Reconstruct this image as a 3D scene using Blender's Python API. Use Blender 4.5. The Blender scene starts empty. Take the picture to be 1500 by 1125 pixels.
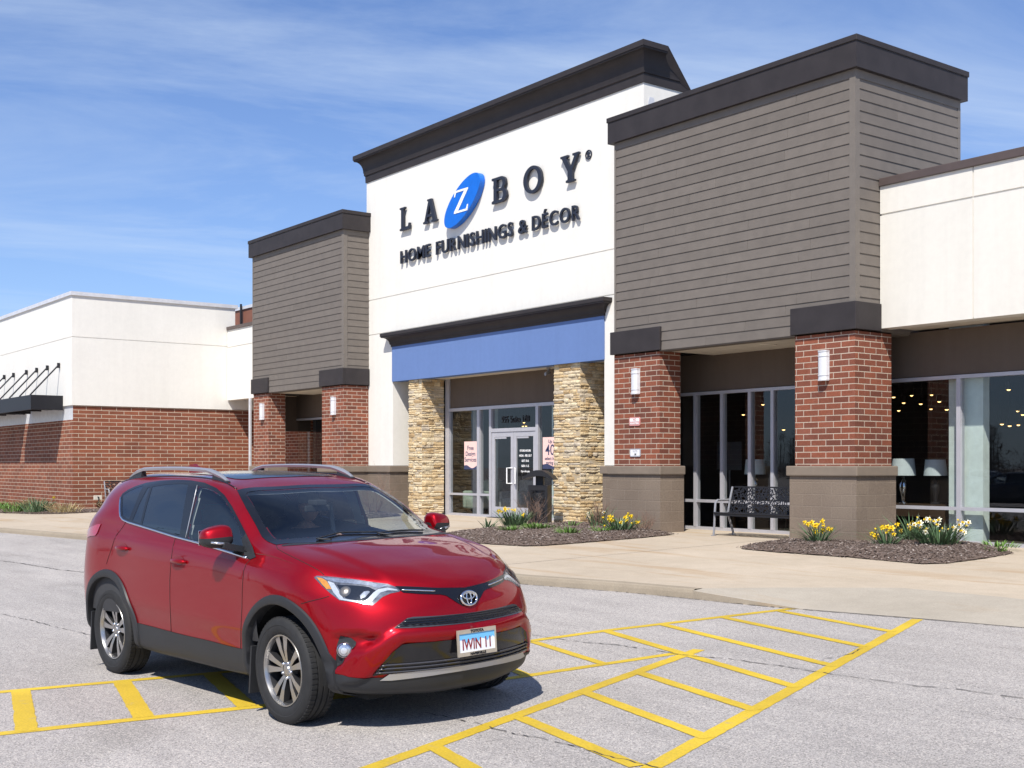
import bpy, bmesh, math, random
import numpy as np
from mathutils import Vector, Matrix
from mathutils.bvhtree import BVHTree
from mathutils.geometry import delaunay_2d_cdt

random.seed(7)
SC = bpy.context.scene
COL = SC.collection
RAD = math.radians

# ------------------------------------------------------------------ helpers
class MB:
    """collects faces for ONE mesh object"""
    def __init__(self):
        self.v = []; self.f = []; self.m = []; self.var = []; self.cur = 0.5; self.mi = 0
    def add(self, pts, faces):
        o = len(self.v)
        for p in pts:
            self.v.append((float(p[0]), float(p[1]), float(p[2]))); self.var.append(self.cur)
        for f in faces:
            self.f.append(tuple(i + o for i in f)); self.m.append(self.mi)
    def quad(self, a, b, c, d):
        self.add([a, b, c, d], [(0, 1, 2, 3)])
    def box(self, x0, x1, y0, y1, z0, z1):
        self.add([(x0,y0,z0),(x1,y0,z0),(x1,y1,z0),(x0,y1,z0),(x0,y0,z1),(x1,y0,z1),(x1,y1,z1),(x0,y1,z1)],
                 [(0,3,2,1),(4,5,6,7),(0,1,5,4),(1,2,6,5),(2,3,7,6),(3,0,4,7)])
    def cbox(self, x0, x1, y0, y1, z0, z1, c=0.01):
        """box with chamfered edges"""
        bm = bmesh.new()
        bmesh.ops.create_cube(bm, size=1.0)
        for v in bm.verts:
            v.co = Vector((x0 + (v.co.x + .5) * (x1 - x0), y0 + (v.co.y + .5) * (y1 - y0), z0 + (v.co.z + .5) * (z1 - z0)))
        bmesh.ops.bevel(bm, geom=bm.edges[:], offset=c, segments=2, affect='EDGES', profile=.6)
        self.bm(bm)
    def bm(self, bm, mat=None):
        bm.verts.index_update()
        pts = [(mat @ v.co) if mat else v.co for v in bm.verts]
        self.add(pts, [[v.index for v in f.verts] for f in bm.faces])
        bm.free()
    def obox(self, c, ax, ay, az, hx, hy, hz):
        c = Vector(c); ax = Vector(ax).normalized(); ay = Vector(ay).normalized(); az = Vector(az).normalized()
        P = [c + ax*hx*sx + ay*hy*sy + az*hz*sz for sz in (-1,1) for sx, sy in ((-1,-1),(1,-1),(1,1),(-1,1))]
        self.add(P, [(0,3,2,1),(4,5,6,7),(0,1,5,4),(1,2,6,5),(2,3,7,6),(3,0,4,7)])
    def prism(self, poly, fn, d0, d1, cap=True):
        """2D polygon (convex or not) extruded: fn(u,v,d)->xyz"""
        n = len(poly)
        P = [fn(u, v, d0) for u, v in poly] + [fn(u, v, d1) for u, v in poly]
        F = [(i, (i+1) % n, n + (i+1) % n, n + i) for i in range(n)]
        if cap: F += [tuple(range(n))[::-1], tuple(range(n, 2*n))]
        self.add(P, F)
    def tube(self, path, r, seg=8, cap=True, closed=False):
        path = [Vector(p) for p in path]
        rr = r if isinstance(r, (list, tuple)) else [r] * len(path)
        n = len(path); P = []; F = []
        up = None
        for i, p in enumerate(path):
            if closed: t = path[(i+1) % n] - path[i-1]
            else: t = path[min(i+1, n-1)] - path[max(i-1, 0)]
            if t.length < 1e-9: t = Vector((0,0,1))
            t.normalize()
            if up is None:
                up = Vector((0,0,1)) if abs(t.z) < .9 else Vector((1,0,0))
            a = up - t * up.dot(t)
            if a.length < 1e-6: a = t.orthogonal()
            a.normalize(); b = t.cross(a); up = a
            for k in range(seg):
                th = 2*math.pi*k/seg
                P.append(p + (a*math.cos(th) + b*math.sin(th)) * rr[i])
        m = n if closed else n - 1
        for i in range(m):
            j = (i+1) % n
            for k in range(seg):
                k2 = (k+1) % seg
                F.append((i*seg+k, i*seg+k2, j*seg+k2, j*seg+k))
        if cap and not closed:
            F.append(tuple(range(seg))[::-1]); F.append(tuple((n-1)*seg + k for k in range(seg)))
        self.add(P, F)
    def lathe(self, prof, fn=None, seg=32, closed=False):
        """prof [(r,h)] about axis; fn(x,y,h)->xyz"""
        fn = fn or (lambda x, y, h: (x, y, h))
        n = len(prof); P = []; F = []
        for k in range(seg):
            th = 2*math.pi*k/seg; c, s = math.cos(th), math.sin(th)
            for r, h in prof: P.append(fn(r*c, r*s, h))
        m = n if closed else n-1
        for k in range(seg):
            k2 = (k+1) % seg
            for i in range(m):
                j = (i+1) % n
                F.append((k*n+i, k2*n+i, k2*n+j, k*n+j))
        self.add(P, F)
    def sphere(self, c, r, seg=12, rings=8, s=(1,1,1)):
        P = []; F = []
        for i in range(rings+1):
            ph = math.pi*i/rings
            for k in range(seg):
                th = 2*math.pi*k/seg
                P.append((c[0]+r*s[0]*math.sin(ph)*math.cos(th), c[1]+r*s[1]*math.sin(ph)*math.sin(th), c[2]+r*s[2]*math.cos(ph)))
        for i in range(rings):
            for k in range(seg):
                k2 = (k+1) % seg
                F.append((i*seg+k, (i+1)*seg+k, (i+1)*seg+k2, i*seg+k2))
        self.add(P, F)
    def build(self, name, mats, parent=None, smooth=False, bevel=0, world=True, angle=None):
        me = bpy.data.meshes.new(name)
        me.from_pydata(self.v, [], self.f)
        if not isinstance(mats, (list, tuple)): mats = [mats]
        for m in mats: me.materials.append(m)
        if max(self.m, default=0) > 0: me.polygons.foreach_set('material_index', self.m)
        at = me.attributes.new('var', 'FLOAT', 'POINT'); at.data.foreach_set('value', self.var)
        me.validate()
        if smooth:
            me.polygons.foreach_set('use_smooth', [True] * len(me.polygons))
            if angle: me.set_sharp_from_angle(angle=RAD(angle))
        o = bpy.data.objects.new(name, me); COL.objects.link(o)
        if parent is not None: setpar(o, parent, world)
        if bevel:
            b = o.modifiers.new('bevel', 'BEVEL'); b.width = bevel; b.segments = 2; b.limit_method = 'ANGLE'
        return o

ROOTM = {}
def setpar(o, parent, world=True):
    o.parent = parent
    if world and parent.name in ROOTM:
        o.matrix_parent_inverse = ROOTM[parent.name].inverted()

def thing(name, label, cat, loc=(0,0,0), group=None, mat=None):
    o = bpy.data.objects.new(name, None); COL.objects.link(o)
    o.empty_display_size = .2
    M = mat if mat is not None else Matrix.Translation(Vector(loc))
    o.matrix_world = M
    ROOTM[o.name] = M.copy()
    o['label'] = label; o['category'] = cat
    if group: o['group'] = group
    return o
def tag(o, label, cat, group=None):
    o['label'] = label; o['category'] = cat
    if group: o['group'] = group
    return o
def kind(o, k):
    o['kind'] = k; return o
def kids(o): return [c for c in bpy.data.objects if c.parent == o]
def dup(root, M, label, group=None):
    r = root.copy(); COL.objects.link(r); r.matrix_world = M
    r['label'] = label
    if group: r['group'] = group
    def rec(src, dst):
        for ch in kids(src):
            c = ch.copy(); COL.objects.link(c); c.parent = dst
            rec(ch, c)
    rec(root, r)
    return r
def TR(x, y, z, rz=0, s=1):
    return Matrix.Translation((x, y, z)) @ Matrix.Rotation(rz, 4, 'Z') @ Matrix.Scale(s, 4)

# ------------------------------------------------------------------ materials
def new_mat(name):
    m = bpy.data.materials.new(name); m.use_nodes = True
    nt = m.node_tree
    return m, nt, nt.nodes['Principled BSDF'], nt.nodes['Material Output']
def node(nt, t, **kw):
    n = nt.nodes.new(t)
    for k, v in kw.items():
        if k.startswith('i_'):
            key = k[2:]
            key = int(key) if key.isdigit() else key.replace('_', ' ')
            n.inputs[key].default_value = v
        else: setattr(n, k, v)
    return n
def rgba(c): return (c[0], c[1], c[2], 1)
def mixc(nt, fac, a, b, mode='MIX'):
    n = nt.nodes.new('ShaderNodeMix'); n.data_type = 'RGBA'; n.blend_type = mode
    for sock, val in ((n.inputs[0], fac), (n.inputs[6], a), (n.inputs[7], b)):
        if hasattr(val, 'is_output'): nt.links.new(val, sock)
        elif sock.type == 'RGBA': sock.default_value = rgba(val)
        else: sock.default_value = val
    return n.outputs[2]
def mth(nt, op, a, b=0.0, c=None, clamp=False):
    n = nt.nodes.new('ShaderNodeMath'); n.operation = op; n.use_clamp = clamp
    for i, v in enumerate((a, b, c)):
        if v is None: continue
        if hasattr(v, 'is_output'): nt.links.new(v, n.inputs[i])
        else: n.inputs[i].default_value = v
    return n.outputs[0]
def ramp(nt, fac, stops):
    n = nt.nodes.new('ShaderNodeValToRGB')
    while len(n.color_ramp.elements) < len(stops): n.color_ramp.elements.new(.5)
    for e, (p, c) in zip(n.color_ramp.elements, stops):
        e.position = p; e.color = rgba(c) if len(c) == 3 else c
    nt.links.new(fac, n.inputs[0]); return n.outputs[0]
def objco(nt, scale=(1,1,1)):
    tc = node(nt, 'ShaderNodeTexCoord'); mp = node(nt, 'ShaderNodeMapping')
    mp.inputs['Scale'].default_value = scale
    nt.links.new(tc.outputs['Object'], mp.inputs[0]); return mp.outputs[0]
def noise(nt, co, scale, detail=4, rough=.55, dist=0):
    n = node(nt, 'ShaderNodeTexNoise'); n.inputs['Scale'].default_value = scale
    n.inputs['Detail'].default_value = detail; n.inputs['Roughness'].default_value = rough
    n.inputs['Distortion'].default_value = dist
    nt.links.new(co, n.inputs['Vector']); return n.outputs[0]
def bump(nt, h, bs, strength=.3, dist=.01, prev=None):
    b = node(nt, 'ShaderNodeBump'); b.inputs['Strength'].default_value = strength; b.inputs['Distance'].default_value = dist
    nt.links.new(h, b.inputs['Height'])
    if prev is not None: nt.links.new(prev, b.inputs['Normal'])
    if bs is not None: nt.links.new(b.outputs[0], bs.inputs['Normal'])
    return b.outputs[0]

def mat_simple(name, col, rough=.5, metal=0.0, spec=.5, var=.08, vscale=6, bumps=None, coat=0, coatr=.05, usevar=0, emis=None, alpha=None):
    m, nt, bs, out = new_mat(name)
    co = objco(nt)
    n = noise(nt, co, vscale, 5)
    f = ramp(nt, n, [(.3, (1-var,)*3), (.7, (1+var,)*3)])
    c = mixc(nt, 1.0, col, f, 'MULTIPLY')
    if usevar:
        a = node(nt, 'ShaderNodeAttribute', attribute_name='var')
        g = mth(nt, 'MULTIPLY_ADD', a.outputs['Fac'], usevar, 1 - usevar/2)
        cb = node(nt, 'ShaderNodeCombineColor')
        for i in range(3): nt.links.new(g, cb.inputs[i])
        c = mixc(nt, 1.0, c, cb.outputs[0], 'MULTIPLY')
    nt.links.new(c, bs.inputs['Base Color'])
    bs.inputs['Roughness'].default_value = rough; bs.inputs['Metallic'].default_value = metal
    bs.inputs['Specular IOR Level'].default_value = spec
    if coat:
        bs.inputs['Coat Weight'].default_value = coat; bs.inputs['Coat Roughness'].default_value = coatr
    if bumps: bump(nt, noise(nt, co, bumps[0], 3), bs, bumps[1], bumps[2])
    if emis:
        bs.inputs['Emission Color'].default_value = rgba(emis[0]); bs.inputs['Emission Strength'].default_value = emis[1]
    return m

def wall_uv(nt):
    """u along the wall (x or y by face direction), v = height"""
    tc = node(nt, 'ShaderNodeTexCoord'); ge = node(nt, 'ShaderNodeNewGeometry')
    s = node(nt, 'ShaderNodeSeparateXYZ'); nt.links.new(tc.outputs['Object'], s.inputs[0])
    sn = node(nt, 'ShaderNodeSeparateXYZ'); nt.links.new(ge.outputs['True Normal'], sn.inputs[0])
    sel = mth(nt, 'GREATER_THAN', mth(nt, 'ABSOLUTE', sn.outputs[0]), .5)
    mx = node(nt, 'ShaderNodeMix'); nt.links.new(sel, mx.inputs[0])
    nt.links.new(s.outputs[0], mx.inputs[2]); nt.links.new(s.outputs[1], mx.inputs[3])
    cb = node(nt, 'ShaderNodeCombineXYZ'); nt.links.new(mx.outputs[0], cb.inputs[0]); nt.links.new(s.outputs[2], cb.inputs[1])
    return cb.outputs[0], tc.outputs['Object']

def mat_brick(name, c1, c2, mortar, bw, rh, ms=.010, off=(0,0), blotch=.5, bumpd=.006, efflor=.0):
    m, nt, bs, out = new_mat(name)
    uv, ob = wall_uv(nt)
    mp = node(nt, 'ShaderNodeMapping'); mp.inputs['Location'].default_value = (off[0], off[1], 0)
    nt.links.new(uv, mp.inputs[0])
    # slightly wobbly joints
    b = node(nt, 'ShaderNodeTexBrick', offset=.5, offset_frequency=2)
    b.inputs['Scale'].default_value = 1; b.inputs['Brick Width'].default_value = bw; b.inputs['Row Height'].default_value = rh
    b.inputs['Mortar Size'].default_value = ms; b.inputs['Mortar Smooth'].default_value = .25; b.inputs['Bias'].default_value = 0
    b.inputs['Color1'].default_value = rgba(c1); b.inputs['Color2'].default_value = rgba(c2); b.inputs['Mortar'].default_value = rgba(mortar)
    nt.links.new(mp.outputs[0], b.inputs['Vector'])
    n1 = noise(nt, ob, 45, 4, .7); n2 = noise(nt, ob, 1.3, 4)
    c = mixc(nt, 1.0, b.outputs['Color'], ramp(nt, n1, [(.3, (.80,)*3), (.7, (1.18,)*3)]), 'MULTIPLY')
    c = mixc(nt, blotch, c, ramp(nt, n2, [(.3, (.82, .80, .80)), (.7, (1.15, 1.15, 1.15))]), 'MULTIPLY')
    if efflor:
        n3 = noise(nt, ob, 3.5, 6, .7)
        e = mth(nt, 'MULTIPLY', ramp(nt, n3, [(.56, (0,0,0)), (.75, (1,1,1))]), efflor)
        c = mixc(nt, e, c, (.50, .40, .37))
    nt.links.new(c, bs.inputs['Base Color']); bs.inputs['Roughness'].default_value = .85
    bs.inputs['Specular IOR Level'].default_value = .25
    h = mth(nt, 'SUBTRACT', 1.0, b.outputs['Fac'])
    p = bump(nt, h, None, .8, bumpd)
    bump(nt, n1, bs, .25, .003, p)
    return m

def mat_stucco(name, col, streak=.06):
    m, nt, bs, out = new_mat(name)
    co = objco(nt)
    n = noise(nt, co, .7, 5); n2 = noise(nt, objco(nt, (2.2, 2.2, .12)), 2.0, 5, .6)
    n4 = noise(nt, co, 9, 4, .6)
    c = mixc(nt, 1.0, col, ramp(nt, n, [(.3, (1-streak,)*3), (.65, (1.02,)*3)]), 'MULTIPLY')
    c = mixc(nt, 1.0, c, ramp(nt, n2, [(.35, (1-streak*1.2, 1-streak*1.3, 1-streak*1.4)), (.6, (1.01,)*3)]), 'MULTIPLY')
    c = mixc(nt, 1.0, c, ramp(nt, n4, [(.3, (.975,)*3), (.7, (1.02,)*3)]), 'MULTIPLY')
    nt.links.new(c, bs.inputs['Base Color']); bs.inputs['Roughness'].default_value = .9
    bs.inputs['Specular IOR Level'].default_value = .2
    bump(nt, noise(nt, co, 90, 3, .7), bs, .28, .004)
    return m

def mat_glass(name, tint, refl=1.0, base=.03, rough=0.0):
    m, nt, bs, out = new_mat(name)
    nt.nodes.remove(bs)
    tr = node(nt, 'ShaderNodeBsdfTransparent'); tr.inputs[0].default_value = rgba(tint)
    gl = node(nt, 'ShaderNodeBsdfGlossy'); gl.inputs['Roughness'].default_value = rough; gl.inputs['Color'].default_value = (.95,.97,1,1)
    fr = node(nt, 'ShaderNodeFresnel'); ge = node(nt, 'ShaderNodeNewGeometry')
    nt.links.new(mth(nt, 'MULTIPLY_ADD', ge.outputs['Backfacing'], .6667 - 1.5, 1.5), fr.inputs[0])
    f = mth(nt, 'MULTIPLY_ADD', fr.outputs[0], refl, base, clamp=True)
    # gentle waviness of float glass
    co = objco(nt); n = noise(nt, co, .8, 2)
    b = node(nt, 'ShaderNodeBump'); b.inputs['Strength'].default_value = .05; b.inputs['Distance'].default_value = .02
    nt.links.new(n, b.inputs['Height']); nt.links.new(b.outputs[0], gl.inputs['Normal'])
    mx = node(nt, 'ShaderNodeMixShader'); nt.links.new(f, mx.inputs[0]); nt.links.new(tr.outputs[0], mx.inputs[1]); nt.links.new(gl.outputs[0], mx.inputs[2])
    nt.links.new(mx.outputs[0], out.inputs[0])
    return m

WHITE = (.755, .73, .675)
M = {}
M['stucco'] = mat_stucco('white_stucco', WHITE, .018)
M['stucco_right'] = mat_stucco('cream_stucco', (.72, .69, .625), .025)
M['blue'] = mat_stucco('blue_stucco', (.128, .205, .42), .02)
M['brown'] = mat_stucco('brown_stucco', (.125, .097, .078), .05)
M['soffit'] = mat_simple('cream_soffit', (.62, .57, .48), .8, bumps=(60, .1, .003))
M['dark'] = mat_simple('dark_bronze_panel', (.033, .028, .029), .6, spec=.3, var=.15, vscale=3, bumps=(120, .15, .002))
M['brick'] = mat_brick('red_brick', (.262, .084, .047), (.150, .054, .036), (.50, .405, .32), .312, .1016, .0085, (.1, .0), .6, efflor=.08)
M['brick_wing'] = mat_brick('wing_brick', (.265, .090, .049), (.185, .066, .040), (.50, .395, .30), .48, .123, .011, (.05, .03), .7, efflor=.12)
M['cmu'] = mat_brick('painted_block', (.212, .167, .128), (.202, .158, .122), (.24, .192, .15), .406, .2032, .008, (.1, 0), .6, .005)
M['cmu_cap'] = mat_simple('painted_block_cap', (.208, .165, .127), .8, var=.1, vscale=3, bumps=(60, .2, .004))
M['siding'] = mat_simple('taupe_siding', (.150, .130, .113), .7, spec=.3, var=.07, vscale=5, bumps=(50, .12, .002), usevar=.12)
M['trim'] = mat_simple('taupe_trim', (.168, .147, .128), .7, spec=.3, var=.06, vscale=5)
M['alu'] = mat_simple('silver_aluminium', (.47, .465, .50), .42, metal=.25, var=.05)
M['coping_grey'] = mat_simple('grey_metal_coping', (.66, .66, .68), .45, metal=.2)
M['coping_brown'] = mat_simple('brown_metal_coping', (.085, .062, .056), .5)
M['rust'] = mat_simple('rust_brown_metal', (.22, .085, .05), .7, var=.15, vscale=2)
M['black_metal'] = mat_simple('black_powder_coat', (.013, .013, .016), .5, spec=.35)
M['grey_metal'] = mat_simple('grey_powder_coat', (.30, .30, .32), .4, metal=.3)
M['letter'] = mat_simple('navy_letter_face', (.020, .023, .036), .45, spec=.4)
M['oval_blue'] = mat_simple('blue_sign_face', (.002, .135, .60), .35)
M['white_face'] = mat_simple('white_sign_face', (.85, .85, .85), .4)
M['lamp_white'] = mat_simple('opal_glass', (.66, .66, .68), .25, var=.01)
M['store_glass'] = mat_glass('tinted_store_glass', (.76, .79, .78), .95, .02)
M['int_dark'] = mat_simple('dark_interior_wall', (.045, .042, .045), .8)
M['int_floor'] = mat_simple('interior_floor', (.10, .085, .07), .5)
M['int_green'] = mat_simple('pale_green_interior_wall', (.70, .78, .74), .8)
M['shade'] = mat_simple('pale_lamp_shade', (.62, .68, .70), .8)
M['bulb'] = mat_simple('warm_bulb', (.9, .6, .25), .5, emis=((1, .60, .22), 3.5))
M['pink'] = mat_simple('pink_poster', (.86, .58, .53), .5, var=.01)
M['navy'] = mat_simple('navy_poster_ink', (.035, .045, .11), .5)

def mat_asphalt():
    m, nt, bs, out = new_mat('worn_asphalt')
    co = objco(nt)
    big = noise(nt, co, .25, 6, .6); mid = noise(nt, objco(nt, (.5, 2.5, 1)), 1.1, 5, .6)
    fine = noise(nt, co, 130, 3, .8)
    vo = node(nt, 'ShaderNodeTexVoronoi'); vo.inputs['Scale'].default_value = 120; nt.links.new(co, vo.inputs['Vector'])
    hs = node(nt, 'ShaderNodeSeparateColor'); nt.links.new(vo.outputs['Color'], hs.inputs[0])
    c = mixc(nt, 1.0, (.372, .354, .338), ramp(nt, big, [(.3, (.90,)*3), (.7, (1.10, 1.09, 1.08))]), 'MULTIPLY')
    c = mixc(nt, 1.0, c, ramp(nt, mid, [(.3, (.87,)*3), (.7, (1.07,)*3)]), 'MULTIPLY')
    c = mixc(nt, 1.0, c, ramp(nt, hs.outputs[0], [(0, (.50, .48, .48)), (.25, (.90, .89, .90)), (.8, (1.10, 1.08, 1.06)), (1, (1.6, 1.52, 1.45))]), 'MULTIPLY')
    c = mixc(nt, 1.0, c, ramp(nt, fine, [(.3, (.62,)*3), (.7, (1.36,)*3)]), 'MULTIPLY')
    c = mixc(nt, 1.0, c, ramp(nt, noise(nt, co, .62, 3, .5, .4), [(.62, (1,)*3), (.78, (.86, .86, .85))]), 'MULTIPLY')
    # dark specks of bitumen and grit
    vs = node(nt, 'ShaderNodeTexVoronoi'); vs.inputs['Scale'].default_value = 3.1; nt.links.new(co, vs.inputs['Vector'])
    sp = ramp(nt, vs.outputs['Distance'], [(.018, (.25,)*3), (.035, (1,1,1))])
    c = mixc(nt, 1.0, c, sp, 'MULTIPLY')
    nt.links.new(c, bs.inputs['Base Color']); bs.inputs['Roughness'].default_value = .88; bs.inputs['Specular IOR Level'].default_value = .25
    bump(nt, fine, bs, .5, .006)
    return m
M['asphalt'] = mat_asphalt()

def mat_concrete(name, col, stain=.5, sc=1.0):
    m, nt, bs, out = new_mat(name)
    co = objco(nt)
    big = noise(nt, co, .5, 6, .62); fine = noise(nt, co, 60, 4, .7); mid = noise(nt, co, 5, 5, .6)
    st = noise(nt, objco(nt, (.30, 1.7, 1)), 1.0, 6, .62, .8)
    c = mixc(nt, 1.0, col, ramp(nt, big, [(.3, (.90, .89, .87)), (.7, (1.08,)*3)]), 'MULTIPLY')
    c = mixc(nt, 1.0, c, ramp(nt, fine, [(.3, (.87,)*3), (.7, (1.10,)*3)]), 'MULTIPLY')
    c = mixc(nt, 1.0, c, ramp(nt, mid, [(.3, (.95,)*3), (.7, (1.04,)*3)]), 'MULTIPLY')
    s = mth(nt, 'MULTIPLY', ramp(nt, st, [(.54, (0,)*3), (.72, (1,)*3)]), stain)
    c = mixc(nt, s, c, (.33, .20, .085))
    nt.links.new(c, bs.inputs['Base Color']); bs.inputs['Roughness'].default_value = .9; bs.inputs['Specular IOR Level'].default_value = .2
    bump(nt, fine, bs, .3, .003)
    return m
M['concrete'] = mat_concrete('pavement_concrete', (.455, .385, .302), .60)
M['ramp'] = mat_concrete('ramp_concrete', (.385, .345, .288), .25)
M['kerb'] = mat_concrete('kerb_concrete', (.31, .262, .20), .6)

def mat_paint():
    m, nt, bs, out = new_mat('yellow_road_paint')
    co = objco(nt)
    fine = noise(nt, co, 70, 3, .75); wear = noise(nt, co, 9, 6, .72); big = noise(nt, co, .9, 4)
    c = mixc(nt, 1.0, (.60, .42, .028), ramp(nt, fine, [(.3, (.80,)*3), (.7, (1.15,)*3)]), 'MULTIPLY')
    c = mixc(nt, 1.0, c, ramp(nt, big, [(.3, (.76, .74, .72)), (.7, (1.1,)*3)]), 'MULTIPLY')
    w = ramp(nt, mth(nt, 'ADD', wear, mth(nt, 'MULTIPLY', fine, .35)), [(.78, (0,)*3), (1.0, (.85,)*3)])
    c = mixc(nt, w, c, (.27, .25, .23))
    nt.links.new(c, bs.inputs['Base Color']); bs.inputs['Roughness'].default_value = .75
    bump(nt, fine, bs, .45, .005)
    return m
M['paint'] = mat_paint()
M['crack'] = mat_simple('dark_crack_line', (.055, .05, .048), .9)  # plain dark colour of the crack lines and slab joints

def mat_stone():
    m, nt, bs, out = new_mat('ledge_stone')
    co = objco(nt)
    a = node(nt, 'ShaderNodeAttribute', attribute_name='var')
    c = ramp(nt, a.outputs['Fac'], [(0, (.44, .31, .17)), (.2, (.62, .47, .275)), (.45, (.72, .575, .36)), (.6, (.77, .67, .48)), (.8, (.68, .575, .41)), (1, (.56, .49, .40))])
    n1 = noise(nt, co, 14, 5, .7); n2 = noise(nt, objco(nt, (1, 1, 4)), 22, 4, .7)
    c = mixc(nt, 1.0, c, ramp(nt, n1, [(.3, (.76, .73, .68)), (.65, (1.12, 1.10, 1.06))]), 'MULTIPLY')
    c = mixc(nt, 1.0, c, ramp(nt, n2, [(.3, (.80,)*3), (.7, (1.12,)*3)]), 'MULTIPLY')
    nt.links.new(c, bs.inputs['Base Color']); bs.inputs['Roughness'].default_value = .88; bs.inputs['Specular IOR Level'].default_value = .25
    p = bump(nt, n1, None, .9, .02); bump(nt, n2, bs, .6, .012, p)
    return m
M['stone'] = mat_stone()
M['mortar'] = mat_simple('stone_joint', (.46, .37, .25), .9)

def mat_mulch():
    m, nt, bs, out = new_mat('bark_mulch')
    co = objco(nt)
    a = node(nt, 'ShaderNodeAttribute', attribute_name='var')
    n = noise(nt, co, 40, 5, .75)
    c = ramp(nt, mth(nt, 'ADD', mth(nt, 'MULTIPLY', n, .35), mth(nt, 'MULTIPLY', a.outputs['Fac'], .8)),
             [(.15, (.078, .056, .046)), (.45, (.165, .124, .104)), (.7, (.26, .205, .178)), (1, (.52, .46, .42))])
    nt.links.new(c, bs.inputs['Base Color']); bs.inputs['Roughness'].default_value = .95; bs.inputs['Specular IOR Level'].default_value = .15
    bump(nt, n, bs, .8, .03)
    return m
M['mulch'] = mat_mulch()

# ------------------------------------------------------------------ world, sun, camera
SUNV = Vector((.80, -.96, 1.55)).normalized()
def make_world():
    w = bpy.data.worlds.new('World'); SC.world = w; w.use_nodes = True
    nt = w.node_tree; bg = nt.nodes['Background']
    sky = node(nt, 'ShaderNodeTexSky'); sky.sky_type = 'NISHITA'; sky.sun_disc = False
    sky.sun_elevation = math.asin(SUNV.z); sky.sun_rotation = math.atan2(SUNV.x, SUNV.y)
    sky.altitude = 200; sky.air_density = SKY_AIR; sky.dust_density = SKY_DUST; sky.ozone_density = SKY_OZ
    tc = node(nt, 'ShaderNodeTexCoord')
    s = node(nt, 'ShaderNodeSeparateXYZ'); nt.links.new(tc.outputs['Generated'], s.inputs[0])
    zz = mth(nt, 'ADD', mth(nt, 'MAXIMUM', s.outputs[2], 0.0), .12)
    cb = node(nt, 'ShaderNodeCombineXYZ')
    nt.links.new(mth(nt, 'DIVIDE', s.outputs[0], zz), cb.inputs[0]); nt.links.new(mth(nt, 'DIVIDE', s.outputs[1], zz), cb.inputs[1])
    def stretch(ang, sx, sy, loc=(0, 0, 0)):
        a = node(nt, 'ShaderNodeMapping'); a.inputs['Rotation'].default_value = (0, 0, RAD(-ang)); nt.links.new(cb.outputs[0], a.inputs[0])
        b = node(nt, 'ShaderNodeMapping'); b.inputs['Scale'].default_value = (sx, sy, 1); b.inputs['Location'].default_value = loc; nt.links.new(a.outputs[0], b.inputs[0])
        return b.outputs[0]
    n1 = noise(nt, stretch(66, .60, 1.5, (4.1, 2.2, 0)), 1.05, 10, .63, .7)
    mp2 = node(nt, 'ShaderNodeMapping'); mp2.inputs['Rotation'].default_value = (0, 0, RAD(35)); mp2.inputs['Scale'].default_value = (.5, .8, 1)
    nt.links.new(cb.outputs[0], mp2.inputs[0])
    n2 = noise(nt, mp2.outputs[0], .55, 4, .5, .3)
    n3 = noise(nt, stretch(64, .8, 3.2, (.4, 2.1, 0)), 1.1, 6, .62, 1.4)
    f = mth(nt, 'MULTIPLY', ramp(nt, n1, [(.40, (0,)*3), (.78, (1,)*3)]), ramp(nt, n2, [(.30, (.30,)*3), (.70, (1,)*3)]))
    f = mth(nt, 'MULTIPLY', f, mth(nt, 'MULTIPLY_ADD', n3, .9, .45))
    f = mth(nt, 'MULTIPLY_ADD', f, CLOUD_FAC, CLOUD_VEIL, clamp=True)
    hz = mth(nt, 'MULTIPLY', mth(nt, 'POWER', mth(nt, 'SUBTRACT', 1.0, mth(nt, 'MAXIMUM', s.outputs[2], 0.0)), 6.0), .42)
    f = mth(nt, 'ADD', f, hz, clamp=True)
    tint = mixc(nt, 1.0, sky.outputs[0], SKY_TINT, 'MULTIPLY')
    c = mixc(nt, f, tint, CLOUD_COL)
    nt.links.new(c, bg.inputs[0]); bg.inputs[1].default_value = SKY_STR
SKY_AIR, SKY_DUST, SKY_OZ, SKY_STR = 1.0, .35, 2.6, .10
CLOUD_FAC, CLOUD_COL, SKY_TINT, CLOUD_VEIL = .66, (4.6, 5.45, 6.6), (.475, .655, .95), .07
make_world()

sun = bpy.data.lights.new('sun', 'SUN'); sun.energy = 4.0; sun.angle = RAD(.53); sun.color = (1, .95, .865)
so = bpy.data.objects.new('sun', sun); COL.objects.link(so)
so.rotation_euler = SUNV.to_track_quat('Z', 'Y').to_euler(); so.location = (20, -30, 40)

cam = bpy.data.cameras.new('camera'); co_ = bpy.data.objects.new('camera', cam); COL.objects.link(co_)
cam.sensor_width = 36; cam.lens = 36 * 1780 / 1500; cam.shift_y = .08
co_.location = (0, 0, 1.29); co_.rotation_euler = (RAD(90), 0, math.atan2(.7967, .6043))
cam.clip_end = 3000; SC.camera = co_
SC.view_settings.view_transform = 'Standard'; SC.view_settings.look = 'None'
SC.view_settings.exposure = .62; SC.view_settings.gamma = 1
SC.cycles.max_bounces = 10; SC.cycles.transparent_max_bounces = 12
SC.cycles.use_denoising = True
SC.cycles.sample_clamp_indirect = 6
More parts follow.
